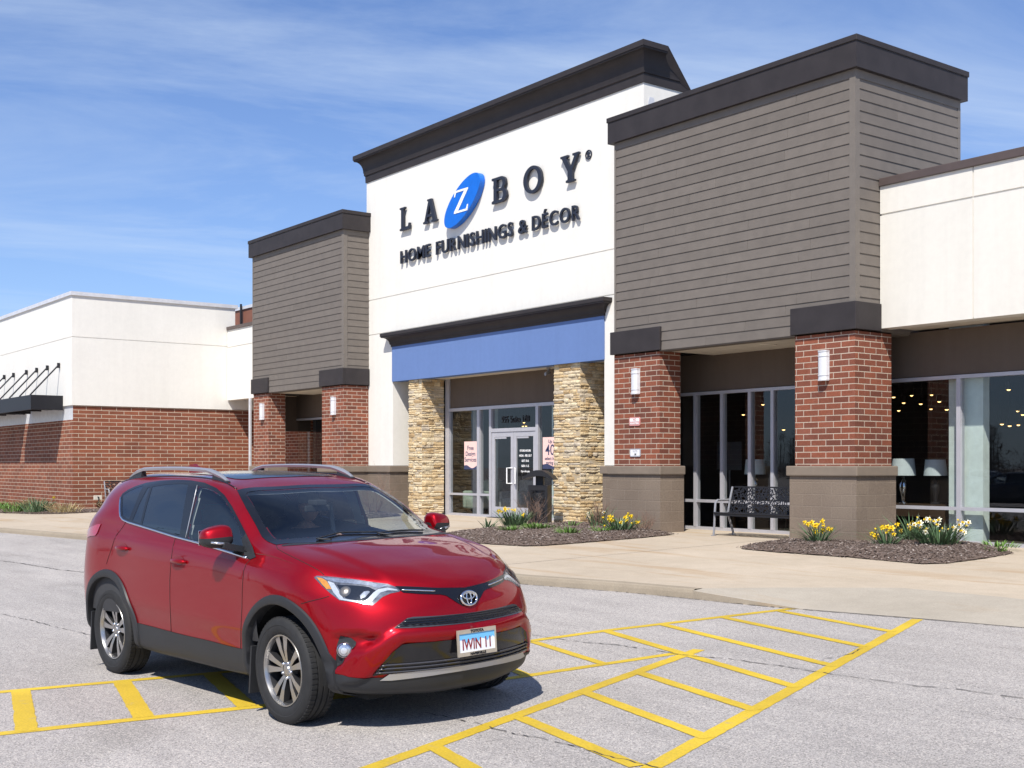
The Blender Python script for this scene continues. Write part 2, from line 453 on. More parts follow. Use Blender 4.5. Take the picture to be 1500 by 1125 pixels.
# ------------------------------------------------------------------ ground
def road_z(x, y): return -.41 + .021 * (max(-8, min(y, 14)) - 3.6)
def walk_z(x, y): return -.026 * max(0.0, 16.5 - y)
KERB = [(-120, -4.0), (-60, 3.7), (-30.9, 7.89), (-26.5, 8.50), (-12.75, 9.86), (-11.3, 10.17), (-10.2, 10.30), (-9.6, 10.33), (-9.07, 10.365), (-8.58, 10.46), (-7.28, 10.74), (-6.28, 10.90), (0, 11.7), (60, 16.0)]
def kerb_y(x):
    for (x0, y0), (x1, y1) in zip(KERB, KERB[1:]):
        if x0 <= x <= x1: return y0 + (y1-y0)*(x-x0)/(x1-x0)
    return KERB[-1][1]
def kerb_h(x):          # kerb height above the road, dropped at the ramp
    if x < -10.25: return None
    if x < -8.5: return None if x < -10.2 else .10 * max(0, (-8.9 - x) / 1.3)
    if x < -7.0: return 0.0
    return min(.05, (x + 7.0) * .05)

mb = MB()
xs = [-900, -300, -120, -60, -40, -30, -20, -10, 0, 10, 30, 100, 300, 900]; ys = [-900, -200, -60, -20, -8, 0, 4, 8, 14, 60, 900]
pts = [(x, y, road_z(x, y)) for y in ys for x in xs]; nx = len(xs)
mb.add(pts, [(j*nx+i, j*nx+i+1, (j+1)*nx+i+1, (j+1)*nx+i) for j in range(len(ys)-1) for i in range(nx-1)])
kind(mb.build('parking_lot', M['asphalt']), 'structure')

# pavement slab: kerb line to the shop fronts
RB = [(-10.08, 10.48), (-9.52, 11.1), (-8.46, 12.05), (-7.24, 12.07), (-6.2, 11.95), (-5.4, 11.02)]
def ramp_back_y(x):
    for (x0, y0), (x1, y1) in zip(RB, RB[1:]):
        if x0 <= x <= x1: return y0 + (y1-y0)*(x-x0)/(x1-x0)
    return None
mb = MB(); mk = MB(); mr = MB()
X = sorted(set([x for x, _ in KERB if x > -100] + [round(-60 + i*1.0, 2) for i in range(110)] + [x for x, _ in RB] + [-10.1]))
X = [x for x in X if -60 <= x <= 50]
KW = .16
rng = random.Random(3)
def front(x):
    """front edge of the slab: y, z top"""
    r = ramp_back_y(x)
    if r is not None: return r, walk_z(x, r)
    return kerb_y(x) + KW, walk_z(x, kerb_y(x) + KW)
for x0, x1 in zip(X, X[1:]):
    yb = 19.2
    (f0, z0), (f1, z1) = front(x0), front(x1)
    rows0 = [f0 + (16.5 - f0) * t for t in (0, .33, .66, 1)] + [yb]
    rows1 = [f1 + (16.5 - f1) * t for t in (0, .33, .66, 1)] + [yb]
    for a0, a1, b0, b1 in zip(rows0, rows0[1:], rows1, rows1[1:]):
        mb.quad((x0, a0, walk_z(x0, a0)), (x1, b0, walk_z(x1, b0)), (x1, b1, walk_z(x1, b1)), (x0, a1, walk_z(x0, a1)))
    inr = ramp_back_y((x0+x1)/2) is not None
    if inr:
        k0, k1 = kerb_y(x0), kerb_y(x1)
        tap = lambda x: max(0, min(1, (-8.6 - x)/1.48))**.8
        if tap(x0) > 0:
            mk.quad((x0, k0 - .01, road_z(x0, k0) - .03), (x1, k1 - .01, road_z(x1, k1) - .03), (x1, k1, road_z(x1, k1) + .006 + .088*tap(x1)), (x0, k0, road_z(x0, k0) + .006 + .088*tap(x0)))
        for t0, t1 in ((0, .35), (.35, .7), (.7, 1)):
            def pt(x, k, f, zf, t):
                y = k + (f-k)*t; zr = road_z(x, k) + .006 + .088*tap(x)
                s = t*t*(3-2*t)*.35 + t*.65
                return (x, y, zr + (zf - zr)*s)
            mr.quad(pt(x0, k0, f0, z0, t0), pt(x1, k1, f1, z1, t0), pt(x1, k1, f1, z1, t1), pt(x0, k0, f0, z0, t1))
    else:
        # kerb stone with a rounded, slightly chipped nose
        def prof(x, fy, fz):
            k = kerb_y(x); zr = road_z(x, k); h = fz + .003 - zr
            if x > -5.5: h = min(h, .06 + .05*min(1, (x+5.5)/6))
            j = math.sin(x*7.3)*.004 + math.sin(x*3.1)*.005
            return [(x, k - .012, zr - .03), (x, k + j*.5, zr + h*.55), (x, k + .012 + j, zr + h*.86), (x, k + .04, zr + h - .004), (x, fy, zr + h if x <= -5.5 else fz + .003)]
        P0 = prof(x0, f0, z0); P1 = prof(x1, f1, z1)
        for i in range(4): mk.quad(P0[i], P1[i], P1[i+1], P0[i+1])
kind(mb.build('pavement', M['concrete']), 'structure')
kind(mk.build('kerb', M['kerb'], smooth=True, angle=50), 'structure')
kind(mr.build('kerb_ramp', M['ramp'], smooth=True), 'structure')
# control joints in the slab
mj = MB()
for x in [-37, -31.2, -25.6, -20.1, -14.2, -3.2]:
    a = kerb_y(x) + .2
    mj.add([(x, a, walk_z(x, a) + .003), (x+.012, a, walk_z(x, a) + .003), (x+.012, 16.3, walk_z(x, 16.3) + .003), (x, 16.3, walk_z(x, 16.3) + .003)], [(0,1,2,3)])
kind(mj.build('pavement_joint', M['crack']), 'structure')

# yellow crosswalk paint on the road
def paint(poly, z=.003):
    mp.add([(x, y, road_z(x, y) + z) for x, y in poly], [tuple(range(len(poly)))])
def strip(a, b, w, z=.003):
    w = w*1.07
    a = Vector(a); b = Vector(b); d = (b-a).normalized(); n = Vector((-d.y, d.x)) * w/2
    k = max(1, int((b-a).length / .07)); rr = random.Random(int(abs(a.x*977 + b.y*331)))
    J = [(n*(1 + rr.gauss(0, .035)), n*(1 + rr.gauss(0, .035))) for _ in range(k+1)]
    for i in range(k):
        p = a + (b-a)*i/k; q = a + (b-a)*(i+1)/k
        paint([p - J[i][0], q - J[i+1][0], q + J[i+1][1], p + J[i][1]], z)
mp = MB()
strip((-7.31, 10.69), (-4.40, 3.42), .105)                       # outer edge line of the right walk
strip((-7.50, 7.75), (-5.93, 3.50), .105); strip((-5.93, 3.5), (-5.2, 1.5), .105)
strip((-8.70, 10.50), (-8.90, 7.95), .10); strip((-8.90, 7.95), (-8.90, 6.93), .10)
strip((-7.50, 7.46), (-7.55, 5.75), .09)
strip((-8.88, 6.97), (-9.33, 4.2), .09); strip((-9.33, 4.2), (-9.84, 2.0), .095)
strip((-7.55, 5.75), (-7.90, 3.79), .10); strip((-7.90, 3.79), (-8.36, 1.6), .105)
for a, b in (((-8.65, 10.18), (-6.98, 9.81)), ((-8.73, 9.39), (-6.62, 8.91)), ((-8.80, 8.58), (-6.19, 7.95)), ((-8.91, 7.89), (-5.84, 7.06)),
             ((-7.03, 6.60), (-5.52, 6.24)), ((-6.77, 5.79), (-5.18, 5.43)), ((-6.40, 4.92), (-4.98, 4.65)), ((-6.10, 4.04), (-4.72, 3.76)), ((-5.7, 3.1), (-4.4, 2.85))):
    strip(a, b, .10, .0045)
for a, b in (((-8.83, 6.95), (-7.52, 6.66)), ((-9.0, 6.25), (-7.56, 5.88)), ((-9.14, 5.3), (-7.7, 5.0)), ((-9.25, 4.65), (-7.80, 4.35))):
    strip(a, b, .085, .0045)
for a, b in (((-9.36, 4.02), (-7.95, 3.69)), ((-9.49, 3.34), (-8.10, 3.0)), ((-9.66, 2.62), (-8.20, 2.26))):
    strip(a, b, .13, .0045)
kind(mp.build('crosswalk_marking', M['paint']), 'structure')

# cracks in the asphalt
mc = MB()
def crack(pts, w=.012, seed=1):
    r = random.Random(seed)
    P = []
    for (x0, y0), (x1, y1) in zip(pts, pts[1:]):
        n = max(2, int(math.hypot(x1-x0, y1-y0) / .05))
        for i in range(n): P.append((x0 + (x1-x0)*i/n + r.uniform(-.010, .010), y0 + (y1-y0)*i/n + r.uniform(-.014, .014)))
    for (x0, y0), (x1, y1) in zip(P, P[1:]):
        ww = w * r.uniform(.15, 1.1)
        if r.random() < .12: continue
        d = Vector((x1-x0, y1-y0)); 
        if d.length < 1e-5: continue
        d.normalize(); n = Vector((-d.y, d.x))*ww/2
        mc.add([(x0-n.x, y0-n.y, road_z(x0, y0)+.006), (x1-n.x, y1-n.y, road_z(x1, y1)+.006), (x1+n.x, y1+n.y, road_z(x1, y1)+.006), (x0+n.x, y0+n.y, road_z(x0, y0)+.006)], [(0,1,2,3)])
crack([(-9.2, 7.2), (-8.89, 7.22), (-8.51, 7.27), (-8.2, 7.38), (-7.82, 7.42), (-7.25, 7.46), (-7.02, 7.6), (-6.71, 7.6), (-6.41, 7.65), (-5.92, 7.66), (-5.62, 7.71), (-5.27, 7.74), (-5.04, 7.84), (-4.56, 7.9), (-3.8, 7.95)], .017, 2)
crack([(-6.93, 4.52), (-6.71, 4.56), (-6.43, 4.6), (-6.19, 4.6), (-6.03, 4.59), (-5.89, 4.66), (-5.56, 4.67), (-5.24, 4.68), (-5.03, 4.7), (-4.88, 4.73), (-4.3, 4.8)], .014, 3)
crack([(-22.3, 5.69), (-21.6, 5.8), (-20.6, 5.87), (-19.7, 5.94), (-19.1, 6.06), (-16, 6.3)], .03, 4)
crack([(-14.6, 3.74), (-14.2, 3.8), (-13.5, 3.87), (-12.9, 3.9), (-12.4, 3.96), (-11, 4.1)], .014, 5)
crack([(-6.59, 8.82), (-6.47, 8.53), (-6.46, 8.25), (-6.46, 8.05)], .012, 6)
crack([(-4.6, 7.2), (-4.2, 7.3), (-3.9, 7.28), (-3.2, 7.4)], .008, 8)
crack([(x, kerb_y(x) - .03) for x in [-20, -16, -12.7, -11.2, -10.2, -9.5, -8.6, -7.3, -6.3, -3]], .022, 9)
kind(mc.build('asphalt_crack', M['crack']), 'structure')

# ------------------------------------------------------------------ mulch beds
def inside(p, poly):
    x, y = p; c = False; n = len(poly); j = n-1
    for i in range(n):
        xi, yi = poly[i]; xj, yj = poly[j]
        if (yi > y) != (yj > y) and x < (xj-xi)*(y-yi)/(yj-yi) + xi: c = not c
        j = i
    return c
def pdist(p, poly):
    best = 9
    for i in range(len(poly)):
        a = Vector(poly[i]); b = Vector(poly[(i+1) % len(poly)]); q = Vector(p)
        t = max(0, min(1, (q-a).dot(b-a) / max(1e-9, (b-a).length_squared)))
        best = min(best, (q - a - (b-a)*t).length)
    return best
def bed(name, poly, seed, h=.10):
    r = random.Random(seed)
    x0, x1 = min(p[0] for p in poly), max(p[0] for p in poly); y0, y1 = min(p[1] for p in poly), max(p[1] for p in poly)
    # dense border + interior grid, triangulated
    B = []
    for i in range(len(poly)):
        a = poly[i]; b = poly[(i+1) % len(poly)]; L = math.hypot(b[0]-a[0], b[1]-a[1]); n = max(1, int(L/.1))
        for k in range(n): B.append((a[0]+(b[0]-a[0])*k/n + r.uniform(-.015, .015), a[1]+(b[1]-a[1])*k/n + r.uniform(-.02, .02)))
    I = []
    x = x0
    while x < x1:
        y = y0
        while y < y1:
            p = (x + r.uniform(-.03, .03), y + r.uniform(-.03, .03))
            if inside(p, poly) and pdist(p, poly) > .05: I.append(p)
            y += .09
        x += .09
    vs, es, fs, _, _, _ = delaunay_2d_cdt([Vector(p) for p in B + I], [(i, (i+1) % len(B)) for i in range(len(B))], [], 1, 1e-5)
    H = lambda p: walk_z(*p) + .006 + h * min(1, pdist(p, poly)/.45)**.6 + (r.uniform(-.012, .012) if pdist(p, poly) > .03 else 0)
    m = MB(); m.cur = .25
    m.add([(v.x, v.y, H((v.x, v.y))) for v in vs], [tuple(f) for f in fs])
    for k in range(int(5200 * (x1-x0)*(y1-y0)/8)):      # bark chips
        p = (r.uniform(x0, x1), r.uniform(y0, y1))
        if not inside(p, poly): 
            if r.random() > .03 or pdist(p, poly) > .12: continue
        z = walk_z(*p) + .01 + h * min(1, pdist(p, poly)/.45)**.6 * (1 if inside(p, poly) else 0) + r.uniform(0, .014)
        a = r.uniform(0, math.pi); L = r.uniform(.008, .028); w = r.uniform(.004, .010); ti = r.uniform(-.5, .5)
        d = Vector((math.cos(a), math.sin(a), ti)); e = Vector((-math.sin(a), math.cos(a), r.uniform(-.6, .6)))
        m.cur = min(1, max(0, r.gauss(.42, .24)))
        m.obox((p[0], p[1], z), d, e, d.cross(e), L, w, .0025)
    o = kind(m.build(name, M['mulch']), 'stuff')
    return o
BED1 = [(-19.75, 13.15), (-19.2, 12.86), (-18.5, 12.68), (-17.3, 12.66), (-16.5, 12.80), (-16.3, 13.1), (-16.27, 13.85), (-16.26, 15.3), (-16.35, 16.25), (-17.2, 16.38), (-18.3, 16.42), (-18.7, 17.0), (-20.3, 17.1), (-20.3, 16.85), (-20.15, 16.3), (-20.1, 15.6), (-20.2, 14.8), (-20.0, 14.0)]
BED2 = [(-13.45, 14.85), (-13.2, 14.68), (-12.6, 14.60), (-11.1, 14.62), (-10.3, 14.52), (-9.8, 14.46), (-9.62, 14.75), (-9.62, 15.6), (-9.75, 16.6), (-10.6, 17.4), (-11.3, 17.75), (-12.15, 17.5), (-12.25, 16.45), (-13.2, 16.36), (-13.6, 15.7)]
BED3 = [(-48, 9.6), (-44, 9.75), (-39.6, 10.05), (-37.6, 10.55), (-36.9, 11.2), (-36.9, 12.2), (-37.6, 12.9), (-38.42, 12.9), (-38.42, 11.85), (-48, 11.85)]
tag(bed('mulch_bed', BED1, 11), 'brown bark mulch bed beside the entrance and the litter bin', 'mulch')
tag(bed('mulch_bed', BED2, 12), 'brown bark mulch bed in front of the right hand brick pillar and window', 'mulch')
tag(bed('mulch_bed', BED3, 13, .05), 'narrow strip of mulch along the red brick wall at far left', 'mulch')
BED4 = [(-29.3, 14.2), (-28.0, 13.8), (-26.6, 14.3), (-26.3, 15.6), (-26.6, 16.6), (-27.5, 17.0), (-29.0, 17.0)]
tag(bed('mulch_bed', BED4, 14, .08), 'mulch bed behind the red car, seen through its windscreen', 'mulch')
# ------------------------------------------------------------------ store building
BX0, BX1 = -29.50, -18.29           # main block
RT0, RT1 = -18.30, -12.46           # right tower
LT0, LT1 = -35.13, -29.39           # left tower
YT, YW, YG = 16.50, 17.28, 18.0     # tower front, main wall, glazing
store = thing('store_building', 'white and taupe furniture store with brick pillars and a dark cornice', 'building', (-20, 18, 0))

# --- main white block: panels with recessed joints, opening under the blue band
OX0, OX1 = -28.10, -19.51
def panel_rows(m, x0, x1, z0, z1, y, joints, depth=.3, gap=.022):
    zs = [z0]
    for j in joints: zs += [j - gap/2, j + gap/2]
    zs.append(z1)
    for i in range(0, len(zs), 2): m.box(x0, x1, y, y + depth, zs[i], zs[i+1])
m = MB()
panel_rows(m, BX0, BX1, 4.53, 9.20, YW, [4.925, 5.89])
m.box(BX0 + .02, BX1 - .02, YW + .02, YW + .29, 4.55, 9.18)
m.box(BX0, OX0, YW, YW + .3, 1.30, 4.53); m.box(OX1, BX1, YW, YW + .3, 1.30, 4.53)
m.box(OX0 - .001, OX0 - .3, YW + .3, YG + .1, 1.30, 4.3); m.box(OX1, OX1 + .3, YW + .3, YG + .1, 1.30, 4.3)
# return sides of the raised block
panel_rows(m, BX1 - .3, BX1, 4.53, 9.20, YW + .3, [4.925, 5.89], 1.2)
panel_rows(m, BX0, BX0 + .3, 4.53, 9.20, YW + .3, [4.925, 5.89], 1.2)
m.box(BX0, BX1, 18.6, 18.78, 6.0, 9.2)
m.build('wall', M['stucco'], store)
m = MB(); m.box(-18.288, -18.20, 17.36, 17.40, 8.55, 8.85)
# grey patch of bare sealant on the return
mpz = MB(); mpz.prism([(17.40, 8.50), (17.55, 8.50), (17.72, 8.62), (17.70, 8.80), (17.60, 8.78), (17.56, 8.92), (17.44, 8.92), (17.40, 8.8)], lambda u, v, d: (d, u, v), -18.29, -18.285)
mpz.build('sealant_patch', M['coping_grey'], store)

def sweep(m, prof, path, close_ends=True):
    """prof [(outward, z)], path [(x, y, outward-normal-x, outward-normal-y)] (mitred normals)"""
    n = len(prof); P = []
    for x, y, nx_, ny_ in path:
        for p, z in prof: P.append((x + nx_*p, y + ny_*p, z))
    F = []
    for i in range(len(path)-1):
        for k in range(n):
            k2 = (k+1) % n
            F.append((i*n+k, i*n+k2, (i+1)*n+k2, (i+1)*n+k))
    F.append(tuple(range(n))); F.append(tuple((len(path)-1)*n + k for k in range(n))[::-1])
    m.add(P, F)
cove = [(.07 + .19*(1-math.cos(t*math.pi/2)), 9.47 + .32*math.sin(t*math.pi/2)) for t in [i/8 for i in range(9)]]
prof = [(-.02, 9.19), (.025, 9.19), (.03, 9.365), (.055, 9.385), (.06, 9.445)] + cove + [(.268, 9.80), (.268, 9.825), (.285, 9.83), (.285, 9.945), (-.02, 9.955)]
m = MB()
n = len(prof)
# front and right return (its back end is raked, deeper at the foot)
P = []
for p, z in prof: P.append((BX0 - p, 18.5, z))
for p, z in prof: P.append((BX0 - p, YW - p, z))
for p, z in prof: P.append((BX1 + p, YW - p, z))
for p, z in prof:
    t = max(0, min(1, (z - 9.19)/.60)); d = 1.42 - 1.0*t**.75
    P.append((BX1 + p, YW + d, z))
F = []
for i in range(3):
    for k in range(n):
        k2 = (k+1) % n
        F.append((i*n+k, i*n+k2, (i+1)*n+k2, (i+1)*n+k))
F += [tuple(range(n)), tuple(3*n + k for k in range(n))[::-1]]
m.add(P, F); m.build('cornice', M['dark'], store, smooth=True, angle=25)
# parapet back cap behind the cornice
m = MB(); m.box(BX0 + .02, BX1 - .3, YW + .3, 18.6, 9.2, 9.5); m.build('parapet_cap', M['dark'], store)

# blue band with crown moulding
m = MB(); m.box(OX0 - .01, OX1 + .01, YW - .03, YW + .28, 3.565, 4.53)
m.build('blue_band', M['blue'], store)
cv = [(.06 + .15*(1-math.cos(t*math.pi/2)), 4.58 + .17*math.sin(t*math.pi/2)) for t in [i/6 for i in range(7)]]
pr = [(-.02, 4.50), (.03, 4.50), (.035, 4.56)] + cv + [(.235, 4.755), (.235, 4.78), (.25, 4.785), (.25, 4.865), (-.02, 4.875)]
m = MB(); sweep(m, pr, [(OX0 - .03, YW + .06, -1, 0), (OX0 - .03, YW, -1, -1), (OX1 + .0, YW, 1, -1), (OX1 + .0, YW + .06, 1, 0)])
m.build('crown_moulding', M['dark'], store, smooth=True, angle=25)
# soffit behind the blue band
m = MB(); m.box(OX0 + .01, OX1 - .01, YW + .28, YG + .3, 3.58, 3.70); m.build('soffit', M['soffit'], store)
# block plinths with caps
def plinth(m, mc, x0, x1, y0, y1, h=1.29, lip=.045):
    m.box(x0, x1, y0, y1, -.35, h - .17)
    mc.cbox(x0 - lip, x1 + lip, y0 - lip, y1, h - .17, h, .02)
for a_, b_ in ((BX0 + .06, OX0 - .03), (OX1 + .03, BX1 - .06)):
    m = MB(); mc = MB(); plinth(m, mc, a_, b_, YW - .08, YG + .05)
    m.build('block_plinth', M['cmu'], store); mc.build('plinth_cap', M['cmu_cap'], store)

# --- towers
def tower(x0, x1, seed, yback):
    r = random.Random(seed)
    m = MB()                                                  # lap siding, real boards
    def face(u0, u1, fn, z0, z1):
        z = z0; i = 0
        while z < z1 - .01:
            zt = min(z + .18, z1); u = u0; off = r.uniform(.6, 3.6)
            cuts = [u0]; c = u0 + off
            while c < u1 - .4: cuts.append(c); c += 3.66
            cuts.append(u1)
            for a, b in zip(cuts, cuts[1:]):
                m.cur = min(1, max(0, r.gauss(.5, .22)))
                e = .0025
                P = [fn(a+e, .024, z), fn(b-e, .024, z), fn(b-e, .010, zt + .006), fn(a+e, .010, zt + .006), fn(a+e, 0, z), fn(b-e, 0, z), fn(b-e, 0, zt), fn(a+e, 0, zt)]
                m.add(P, [(0,1,2,3), (0,4,5,1), (0,3,7,4), (1,5,6,2)])
            z += .18; i += 1
    face(x0 + .05, x1 - .09, lambda u, d, z: (u, YT - d, z), 3.53, 7.66)
    face(YT + .09, yback, lambda u, d, z: (x1 + d, u, z), 3.53, 7.66)
    m.build('siding', M['siding'], store)
    m = MB()
    m.box(x0, x1, YT, YT + .25, 3.51, 8.2); m.box(x1 - .25, x1, YT + .25, yback, 3.51, 8.2); m.box(x0, x0 + .2, YT + .25, yback, 3.51, 8.2); m.box(x0 + .2, x1 - .25, yback - .2, yback, 5, 8.2)
    m.build('tower_core', M['siding'], store)
    m = MB()
    m.box(x1 - .09, x1 + .028, YT - .028, YT + .002, 3.53, 7.66); m.box(x1 - .002, x1 + .028, YT + .002, YT + .09, 3.53, 7.66)
    m.box(x0 - .004, x0 + .05, YT - .026, YT + .02, 3.53, 7.66)
    m.box(x0 - .002, x1 + .026, YT - .026, YT - .001, 7.655, 7.80); m.box(x1 + .001, x1 + .026, YT - .001, yback, 7.655, 7.80)
    m.box(x1 + .0, x1 + .022, yback - .07, yback + .01, 3.9, 7.66)
    m.build('corner_trim', M['trim'], store)
    m = MB()                                                  # dark cornice box + coping
    m.box(x0 - .11, x1 + .11, YT - .11, yback + .1, 7.79, 8.215)
    m.build('tower_cornice', M['dark'], store)
    m = MB(); m.box(x0 - .13, x1 + .13, YT - .13, yback + .12, 8.216, 8.315); m.build('tower_coping', M['dark'], store, bevel=.01)
tower(RT0, RT1, 5, 19.47)
tower(LT0, LT1, 6, 19.47)

# --- brick pillars with block base and dark cap
def pillar(x0, x1, y1, seed, base=True, cap_back=None, side_cap=True):
    m = MB(); m.box(x0, x1, YT, y1, 1.28, 3.56); m.build('brick_pillar', M['brick'], store)
    mb_ = MB(); mc_ = MB(); plinth(mb_, mc_, x0 - .075, x1 + .07, YT - .055, y1 + .03)
    mb_.build('block_plinth', M['cmu'], store); mc_.build('plinth_cap', M['cmu_cap'], store)
    m = MB()
    m.box(x0 - .05, x1 + .07, YT - .075, YT + .0, 3.53, 3.985)
    if cap_back: m.box(x1 + .005, x1 + .07, YT + .0, cap_back, 3.53, 3.985)
    m.build('pillar_cap', M['dark'], store, bevel=.008)
pillar(-13.70, -12.46, 17.48, 1, cap_back=17.12)
pillar(-18.33, -17.02, 17.06, 2)
pillar(-35.10, -34.05, 17.06, 3)
pillar(-30.65, -29.39, 17.27, 4, cap_back=17.27)
# shaded return behind the far left pillar

# --- bays between the pillars: soffit, brown header, glazing
def soffit(x0, x1, y0, y1, z=3.515):
    m = MB(); m.box(x0, x1, y0, y1, z, z + .08); m.build('soffit', M['soffit'], store)
soffit(-17.0, -13.72, YT + .02, YG + .05); soffit(-34.0, -30.68, YT + .02, YG + .05)
m = MB(); m.lathe([(.0, 3.508), (.11, 3.506), (.15, 3.498), (.155, 3.514)], lambda x, y, h: (-14.9 + x, 17.2 + y, h), 24); m.build('downlight', M['soffit'], store)
def header(x0, x1, z0=2.80, z1=3.56, y=YG - .02):
    m = MB(); m.box(x0, x1, y, y + .12, z0, z1); m.build('header_panel', M['brown'], store)
header(-18.2, 6); header(-35.1, -29.5)
header(-26.54, -19.5, 2.80, 3.6, 18.08)
def glazing(name, x0, x1, y, zs, bars, frame=.055, z1=2.80, sub=None):
    """frame, mullions and one pane mesh per light"""
    m = MB()
    m.box(x0, x1, y - .05, y + .06, z1 - .06, z1); m.box(x0, x1, y - .05, y + .06, -.01, .06)
    for z in zs: m.box(x0, x1, y - .05, y + .06, z - .028, z + .028)
    for b, w in bars: m.box(b - w/2, b + w/2, y - .056, y + .066, .061, z1 - .061)
    o = m.build('window_frame', M['alu'], store)
    lv = [.06] + list(zs) + [z1 - .06]
    ed = [x0] + [b for b, w in bars] + [x1]
    for a, b in zip(ed, ed[1:]):
        for c, d in zip(lv, lv[1:]):
            g = MB(); g.add([(a + .02, y, c), (b - .02, y, c), (b - .02, y, d), (a + .02, y, d)], [(0,1,2,3)])
            g.build('window_pane', M['store_glass'], store)
    return o
glazing('centre', -18.2, -13.5, YG, [.582], [(-17.49, .075), (-16.76, .075), (-16.03, .075), (-15.46, .075), (-14.6, .075)], z1=2.79)
glazing('right', -13.3, 4, YG, [.585], [(-11.50, .075), (-8.6, .075), (-5.7, .075), (-2.8, .075)], z1=2.79)
glazing('left', -35.05, -29.6, YG, [.585], [(-32.55, .075), (-31.0, .075)], z1=2.79)

# entrance
m = MB()
YE = 18.1
m.box(-26.71, -26.53, YE - .06, YE + .06, -.01, 3.58)                      # tall end post
m.box(-26.53, -19.6, YE - .05, YE + .06, 2.72, 2.80)
m.box(-26.53, -24.75, YE - .05, YE + .06, -.01, .06); m.box(-22.76, -19.6, YE - .05, YE + .06, -.01, .06)
m.box(-26.53, -24.75, YE - .05, YE + .06, .53, .585); m.box(-22.76, -19.6, YE - .05, YE + .06, .53, .585)
for a, b in ((-25.28, -25.16), (-24.75, -24.66), (-22.86, -22.76), (-21.2, -21.1), (-20.0, -19.9)):
    m.box(a, b, YE - .056, YE + .066, -.01, 2.72)
m.box(-24.66, -22.86, YE - .05, YE + .06, 2.135, 2.225)
m.build('window_frame', M['alu'], store)
for a, b, c, d in ((-26.53, -25.28, .585, 2.72), (-26.53, -25.28, .06, .53), (-25.16, -24.75, .585, 2.72), (-25.16, -24.75, .06, .53), (-24.66, -22.86, 2.225, 2.72), (-22.76, -21.2, .585, 2.72), (-22.76, -21.2, .06, .53), (-21.1, -20.0, .585, 2.72), (-21.1, -20, .06, .53), (-19.9, -19.6, .06, 2.72)):
    g = MB(); g.add([(a, YE, c), (b, YE, c), (b, YE, d), (a, YE, d)], [(0,1,2,3)]); g.build('window_pane', M['store_glass'], store)
def leaf(x0, x1, hx):
    m = MB(); y0, y1 = YE - .035, YE + .02; s = .105
    m.box(x0, x0 + s, y0, y1, .01, 2.13); m.box(x1 - s, x1, y0, y1, .01, 2.13); m.box(x0 + s, x1 - s, y0 + .002, y1, 2.01, 2.13); m.box(x0 + s, x1 - s, y0 + .002, y1, .01, .27)
    d = m.build('door', M['alu'], store, bevel=.004)
    g = MB(); g.add([(x0 + s, YE - .01, .27), (x1 - s, YE - .01, .27), (x1 - s, YE - .01, 2.01), (x0 + s, YE - .01, 2.01)], [(0,1,2,3)]); g.build('pane', M['store_glass'], d)
    h = MB(); sgn = 1 if hx < (x0 + x1)/2 else -1
    P = [(hx, y0 + .01, .93)] + [(hx, y0 - .07, .93)]
    P = [(hx, y0 + .01, .90), (hx, y0 - .06, .90), (hx, y0 - .06, 1.25), (hx, y0 + .01, 1.25)]
    Q = [(hx - sgn*.0, y0, .86), (hx + sgn*.13, y0 - .075, .86), (hx + sgn*.13, y0 - .075, 1.24), (hx, y0, 1.24)]
    h.tube(Q, .016, 8); h.build('handle', M['white_face'], d, smooth=True, angle=40)
    t = MB(); t.box(x0 + .12, x1 - .3, YE - .03, YE - .012, 1.965, 2.005); t.build('closer', M['alu'], d)
leaf(-24.65, -23.765, -23.80); leaf(-23.755, -22.87, -23.72)
m = MB(); m.box(-24.66, -22.86, YE - .2, YE + .05, -.012, .012); m.build('door_sill', M['black_metal'], store)
# little camera on the soffit above the doors
cm = thing('security_camera', 'small grey security camera under the soffit above the entrance doors', 'camera', (-22.0, 17.75, 3.58))
m = MB(); m.lathe([(.0, 3.58), (.05, 3.58), (.05, 3.55), (.02, 3.54), (.02, 3.47)], lambda x, y, h: (-22.0 + x, 17.75 + y, h), 12); m.build('mount', M['grey_metal'], cm)
m = MB(); m.lathe([(0, -.09), (.045, -.09), (.05, .05), (.04, .10), (0, .10)], lambda x, y, h: (-22.0 + x + h*.3, 17.72 - h*.9, 3.45 + y - h*.3), 14); m.build('camera_body', M['grey_metal'], cm, smooth=True, angle=40)

